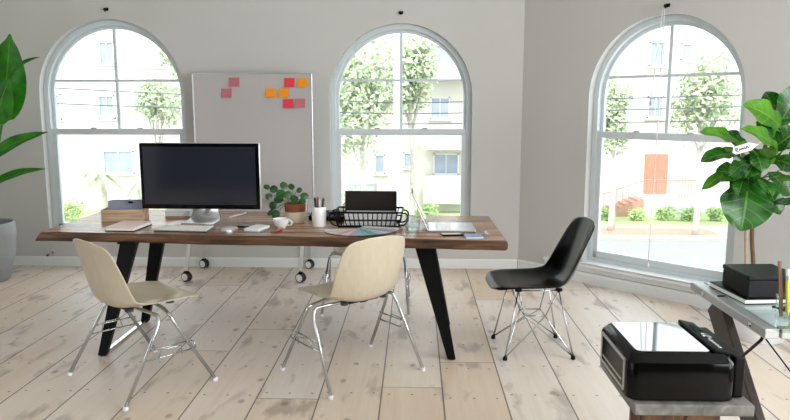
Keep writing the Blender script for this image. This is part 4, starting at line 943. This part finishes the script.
def ex_mid(b, o):
    for (x0, x1, y0, y1) in ((428, 474, 132, 150), (424, 474, 176, 204), (428, 474, 64, 80)):
        p, q = at(x0, y1, 39) - o, at(x1, y0, 39) - o
        mb = MB(); mb.box(((p.x + q.x) / 2, -.9, (p.z + q.z) / 2), (q.x - p.x, .12, q.z - p.z)); mb.box(((p.x + q.x) / 2, -.45, p.z + .08), (q.x - p.x, .9, .16))
        for xx in (p.x, q.x): mb.box((xx, -.45, (p.z + q.z) / 2), (.12, .9, q.z - p.z))
        mb.build('balcony', M['ext_trim'], b)
building('balcony_building', 'cream building with white balconies seen through the middle arched window', 299, 501, -60, 40, 'cream_wall', [(440, 55, 26, 18, 3), (440, 108, 18, 20, 2), (446, 164, 24, 20, 2), (380, 164, 9, 18, 1), (408, 160, 8, 14, 1)], ex_mid)
def ex_right(b, o):
    dz = .0
    p, q = at(643, 194, 40) - o, at(668, 154, 40) - o
    mb = MB(); mb.box(((p.x + q.x) / 2, -.05, (p.z + q.z) / 2), (q.x - p.x, .1, q.z - p.z)); d = mb.build('door', M['door_red'], b)
    w = q.x - p.x; h = q.z - p.z; mb = MB()
    for i in (-1, 1):
        for (zc, zh) in ((.74, .3), (.28, .42)): mb.box(((p.x + q.x) / 2 + i * w * .23, -.105, p.z + h * zc), (w * .34, .03, h * zh))
    mb.build('door_panel', M['door_red'], d)
    mb = MB(); mb.box((q.x - .15, -.14, p.z + h * .46), (.08, .08, .16)); mb.build('door_handle', M['steel'], d)
    lz = p.z; lx0, lx1 = p.x - .5, q.x + 1.1
    mb = MB(); mb.box(((lx0 + lx1) / 2, -.9, lz / 2), (lx1 - lx0, 1.8, lz)); mb.build('porch_landing', M['ext_trim'], b)
    ns = 9
    for k in range(ns):
        mb = MB(); z = lz * (ns - k - 1) / ns + .0; mb.box((lx0 - .17 - .34 * k, -1.0, max(.05, z) / 2), (.34, 1.5, max(.05, z))); mb.build('step', M['brick_pave'], b)
    mb = MB(); rz = 1.0
    mb.tube([(lx0, -1.75, lz + rz), (lx1, -1.75, lz + rz)], .035, 6); mb.tube([(lx0, -1.75, lz + rz), (lx0 - .34 * ns, -1.75, rz)], .035, 6)
    x = lx0
    while x <= lx1: mb.tube([(x, -1.75, lz), (x, -1.75, lz + rz)], .02, 5); x += .17
    for k in range(ns): mb.tube([(lx0 - .17 - .34 * k, -1.75, lz * (ns - k - 1) / ns), (lx0 - .17 - .34 * k, -1.75, lz * (ns - k - .5) / ns + rz)], .02, 5)
    mb.build('railing', M['rail_pink'], b)
building('porch_building', 'pale building with terracotta door and porch steps beyond the right window', 506, 960, -60, 40, 'white_wall', [(657, 54, 14, 22, 2), (686, 52, 9, 15, 1), (655, 107, 14, 20, 2), (688, 107, 10, 20, 1), (760, 60, 14, 22, 2), (735, 52, 12, 14, 2)], ex_right)
rnd = random.Random(11)
def blob(mb, c, rad, n, ls, r):
    for _ in range(n):
        d = Vector((r.gauss(0, 1), r.gauss(0, 1), r.gauss(0, 1))).normalized(); f = r.uniform(.55, 1.0)
        p = Vector(c) + Vector((d.x * rad[0], d.y * rad[1], d.z * rad[2])) * f
        a = Vector((r.gauss(0, 1), r.gauss(0, 1), r.gauss(0, 1))).normalized(); b = a.orthogonal().normalized(); s = ls * r.uniform(.6, 1.3)
        mb.add([p - a * s, p - b * s * .5, p + a * s, p + b * s * .5], [(0, 1, 2, 3)])
def tree(label, cpx, cpy, Y, rx, rz, seed, mm='tree_leaf', n=26, ls=.16, trunk=True, cat='tree', name='street_tree', group=None):
    r = random.Random(seed); c = at(cpx, cpy, Y); b = Vector((c.x, Y, GZ)); s = Y / 690
    t = thing(name, label, cat, b, 0, group); mb = MB(); h = c.z - GZ
    for k in range(n):
        d = Vector((r.gauss(0, 1), r.gauss(0, 1), r.gauss(0, 1))).normalized() * r.uniform(.2, .8)
        rr = r.uniform(.28, .45); blob(mb, (d.x * rx * s, d.y * rx * s, h + d.z * rz * s), (rx * s * rr, rx * s * rr, rz * s * rr), 70, ls, r)
    mb.build('foliage', M[mm], t)
    if trunk:
        mb = MB(); mb.tube(smoothpath([(0, 0, 0), (.05, 0, h * .4), (-.08, .05, h * .75), (.1, 0, h)], 4), [.17 - .01 * k for k in range(13)], 8)
        for k in range(4):
            a = r.uniform(0, 6.28); mb.tube([(-.02, 0, h * .6), (math.cos(a) * rx * s * .6, math.sin(a) * rx * s * .5, h + rz * s * r.uniform(-.1, .4))], [.07, .02], 6)
        mb.build('trunk', M['tree_bark'], t, smooth=True)
G_ = 'trees and shrubs across the street'
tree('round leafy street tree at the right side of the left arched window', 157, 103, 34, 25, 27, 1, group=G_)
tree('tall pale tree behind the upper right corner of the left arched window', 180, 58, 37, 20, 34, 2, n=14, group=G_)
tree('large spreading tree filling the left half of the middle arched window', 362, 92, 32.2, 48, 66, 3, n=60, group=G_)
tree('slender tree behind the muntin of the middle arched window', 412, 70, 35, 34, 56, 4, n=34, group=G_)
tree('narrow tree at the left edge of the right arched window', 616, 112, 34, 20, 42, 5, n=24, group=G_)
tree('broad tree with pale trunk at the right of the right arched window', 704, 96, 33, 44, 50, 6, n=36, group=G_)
def shrub(label, px, py, Y, rx, rz, seed, mm='hedge_leaf'):
    r = random.Random(seed); c = at(px, py, Y); s = Y / 690; t = thing('shrub', label, 'shrub', (c.x, Y, GZ), 0, G_); mb = MB(); h = rz * s
    for k in range(8): blob(mb, (r.uniform(-.5, .5) * rx * s, r.uniform(-.4, .4) * rx * s, h * r.uniform(.5, 1.1)), (rx * s * .55, rx * s * .5, h * .7), 70, .09, r)
    mb.build('foliage', M[mm], t); mb = MB(); mb.tube([(0, 0, 0), (0, 0, h)], .05, 6); mb.build('stem', M['tree_bark'], t)
shrub('round shrub at the left end of the hedge in the right window', 608, 213, 37, 9, 8, 21)
shrub('round shrub below the porch steps in the right window', 637, 213, 37, 10, 8, 22)
shrub('wide shrub below the terracotta door', 666, 212, 37, 12, 9, 23)
shrub('wide shrub right of the terracotta door', 690, 212, 37, 12, 9, 24)
shrub('round shrub beside the pale trunk in the right window', 716, 211, 37, 10, 9, 25)
shrub('leafy shrub at the lower left of the left window', 68, 205, 36, 16, 13, 26)
shrub('green bush below the balcony seen behind the open laptop', 425, 202, 36, 16, 12, 27)
shrub('green bush behind the grey fence in the middle window', 352, 174, 37, 12, 22, 28)
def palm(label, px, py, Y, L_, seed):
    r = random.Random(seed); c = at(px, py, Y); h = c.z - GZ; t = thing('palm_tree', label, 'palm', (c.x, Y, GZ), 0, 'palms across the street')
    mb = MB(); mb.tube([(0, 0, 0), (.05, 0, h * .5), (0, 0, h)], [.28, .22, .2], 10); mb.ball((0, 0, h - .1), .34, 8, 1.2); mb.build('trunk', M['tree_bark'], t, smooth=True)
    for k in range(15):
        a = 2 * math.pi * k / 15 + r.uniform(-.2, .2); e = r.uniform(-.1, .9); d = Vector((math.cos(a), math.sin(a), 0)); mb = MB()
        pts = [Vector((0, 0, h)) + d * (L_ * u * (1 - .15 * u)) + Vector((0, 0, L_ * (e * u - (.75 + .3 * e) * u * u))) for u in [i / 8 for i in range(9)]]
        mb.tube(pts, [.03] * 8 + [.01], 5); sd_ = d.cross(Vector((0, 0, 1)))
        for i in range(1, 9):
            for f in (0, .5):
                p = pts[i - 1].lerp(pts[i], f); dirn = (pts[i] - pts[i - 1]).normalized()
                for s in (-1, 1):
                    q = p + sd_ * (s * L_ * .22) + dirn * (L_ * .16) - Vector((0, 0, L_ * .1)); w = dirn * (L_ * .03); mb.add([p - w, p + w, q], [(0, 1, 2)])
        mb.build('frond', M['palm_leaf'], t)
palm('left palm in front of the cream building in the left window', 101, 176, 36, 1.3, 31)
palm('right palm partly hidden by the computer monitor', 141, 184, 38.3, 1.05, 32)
# utility pole and street cables
c = at(398, 215, 28); t = thing('utility_pole', 'pale utility pole in the middle arched window', 'pole', (c.x, 28, GZ))
mb = MB(); mb.tube([(0, 0, 0), (0, 0, 9.5)], [.2, .16], 14); mb.build('pole', M['pole'], t, smooth=True); mb = MB(); mb.box((0, -.1, 8.9), (2.2, .12, .12)); mb.build('cross_arm', M['pole'], t)
CAB = [(-60, 82, 398, 103, 'upper street cable from the pale pole across the left arched window'), (-60, 99, 398, 114, 'lower street cable from the pale pole across the left arched window'),
       (398, 103, 860, 91, 'uppermost street cable from the pale pole across the right arched window'), (398, 114, 860, 103, 'middle street cable from the pale pole across the right arched window'), (398, 124, 860, 118, 'lowest street cable from the pale pole across the right arched window')]
for x0, y0, x1, y1, lab in CAB:
    a, b = at(x0, y0, 28.25 if x0 > 0 else 29), at(x1, y1, 28.25 if x1 < 500 else 29); mid = (a + b) * .5 - Vector((0, 0, .05)); mb = MB(); mb.tube(smoothpath([a - mid, (0, 0, 0), b - mid], 8), .022, 6)
    tag(mb.build('street_cable', M['cable'], smooth=True, loc=mid), lab, 'cable', 'cables over the street')
# grey fence in the middle window
a, b = at(332, 215, 36), at(376, 215, 36); t = thing('garden_fence', 'grey slatted fence low in the middle window', 'fence', ((a.x + b.x) / 2, 36, GZ)); w = b.x - a.x; h = 2.0
mb = MB(); 
for k in range(24): mb.box((-w / 2 + w * k / 23, 0, h / 2), (.05, .03, h - .1))
mb.build('slats', M['grey_fence'], t)
for z in (.15, h): mb = MB(); mb.box((0, 0, z), (w + .1, .07, .1)); mb.build('rail', M['grey_fence'], t)
for x in (-w / 2, w / 2): mb = MB(); mb.box((x, 0, h / 2 + .05), (.12, .12, h + .1)); mb.build('post', M['grey_fence'], t)
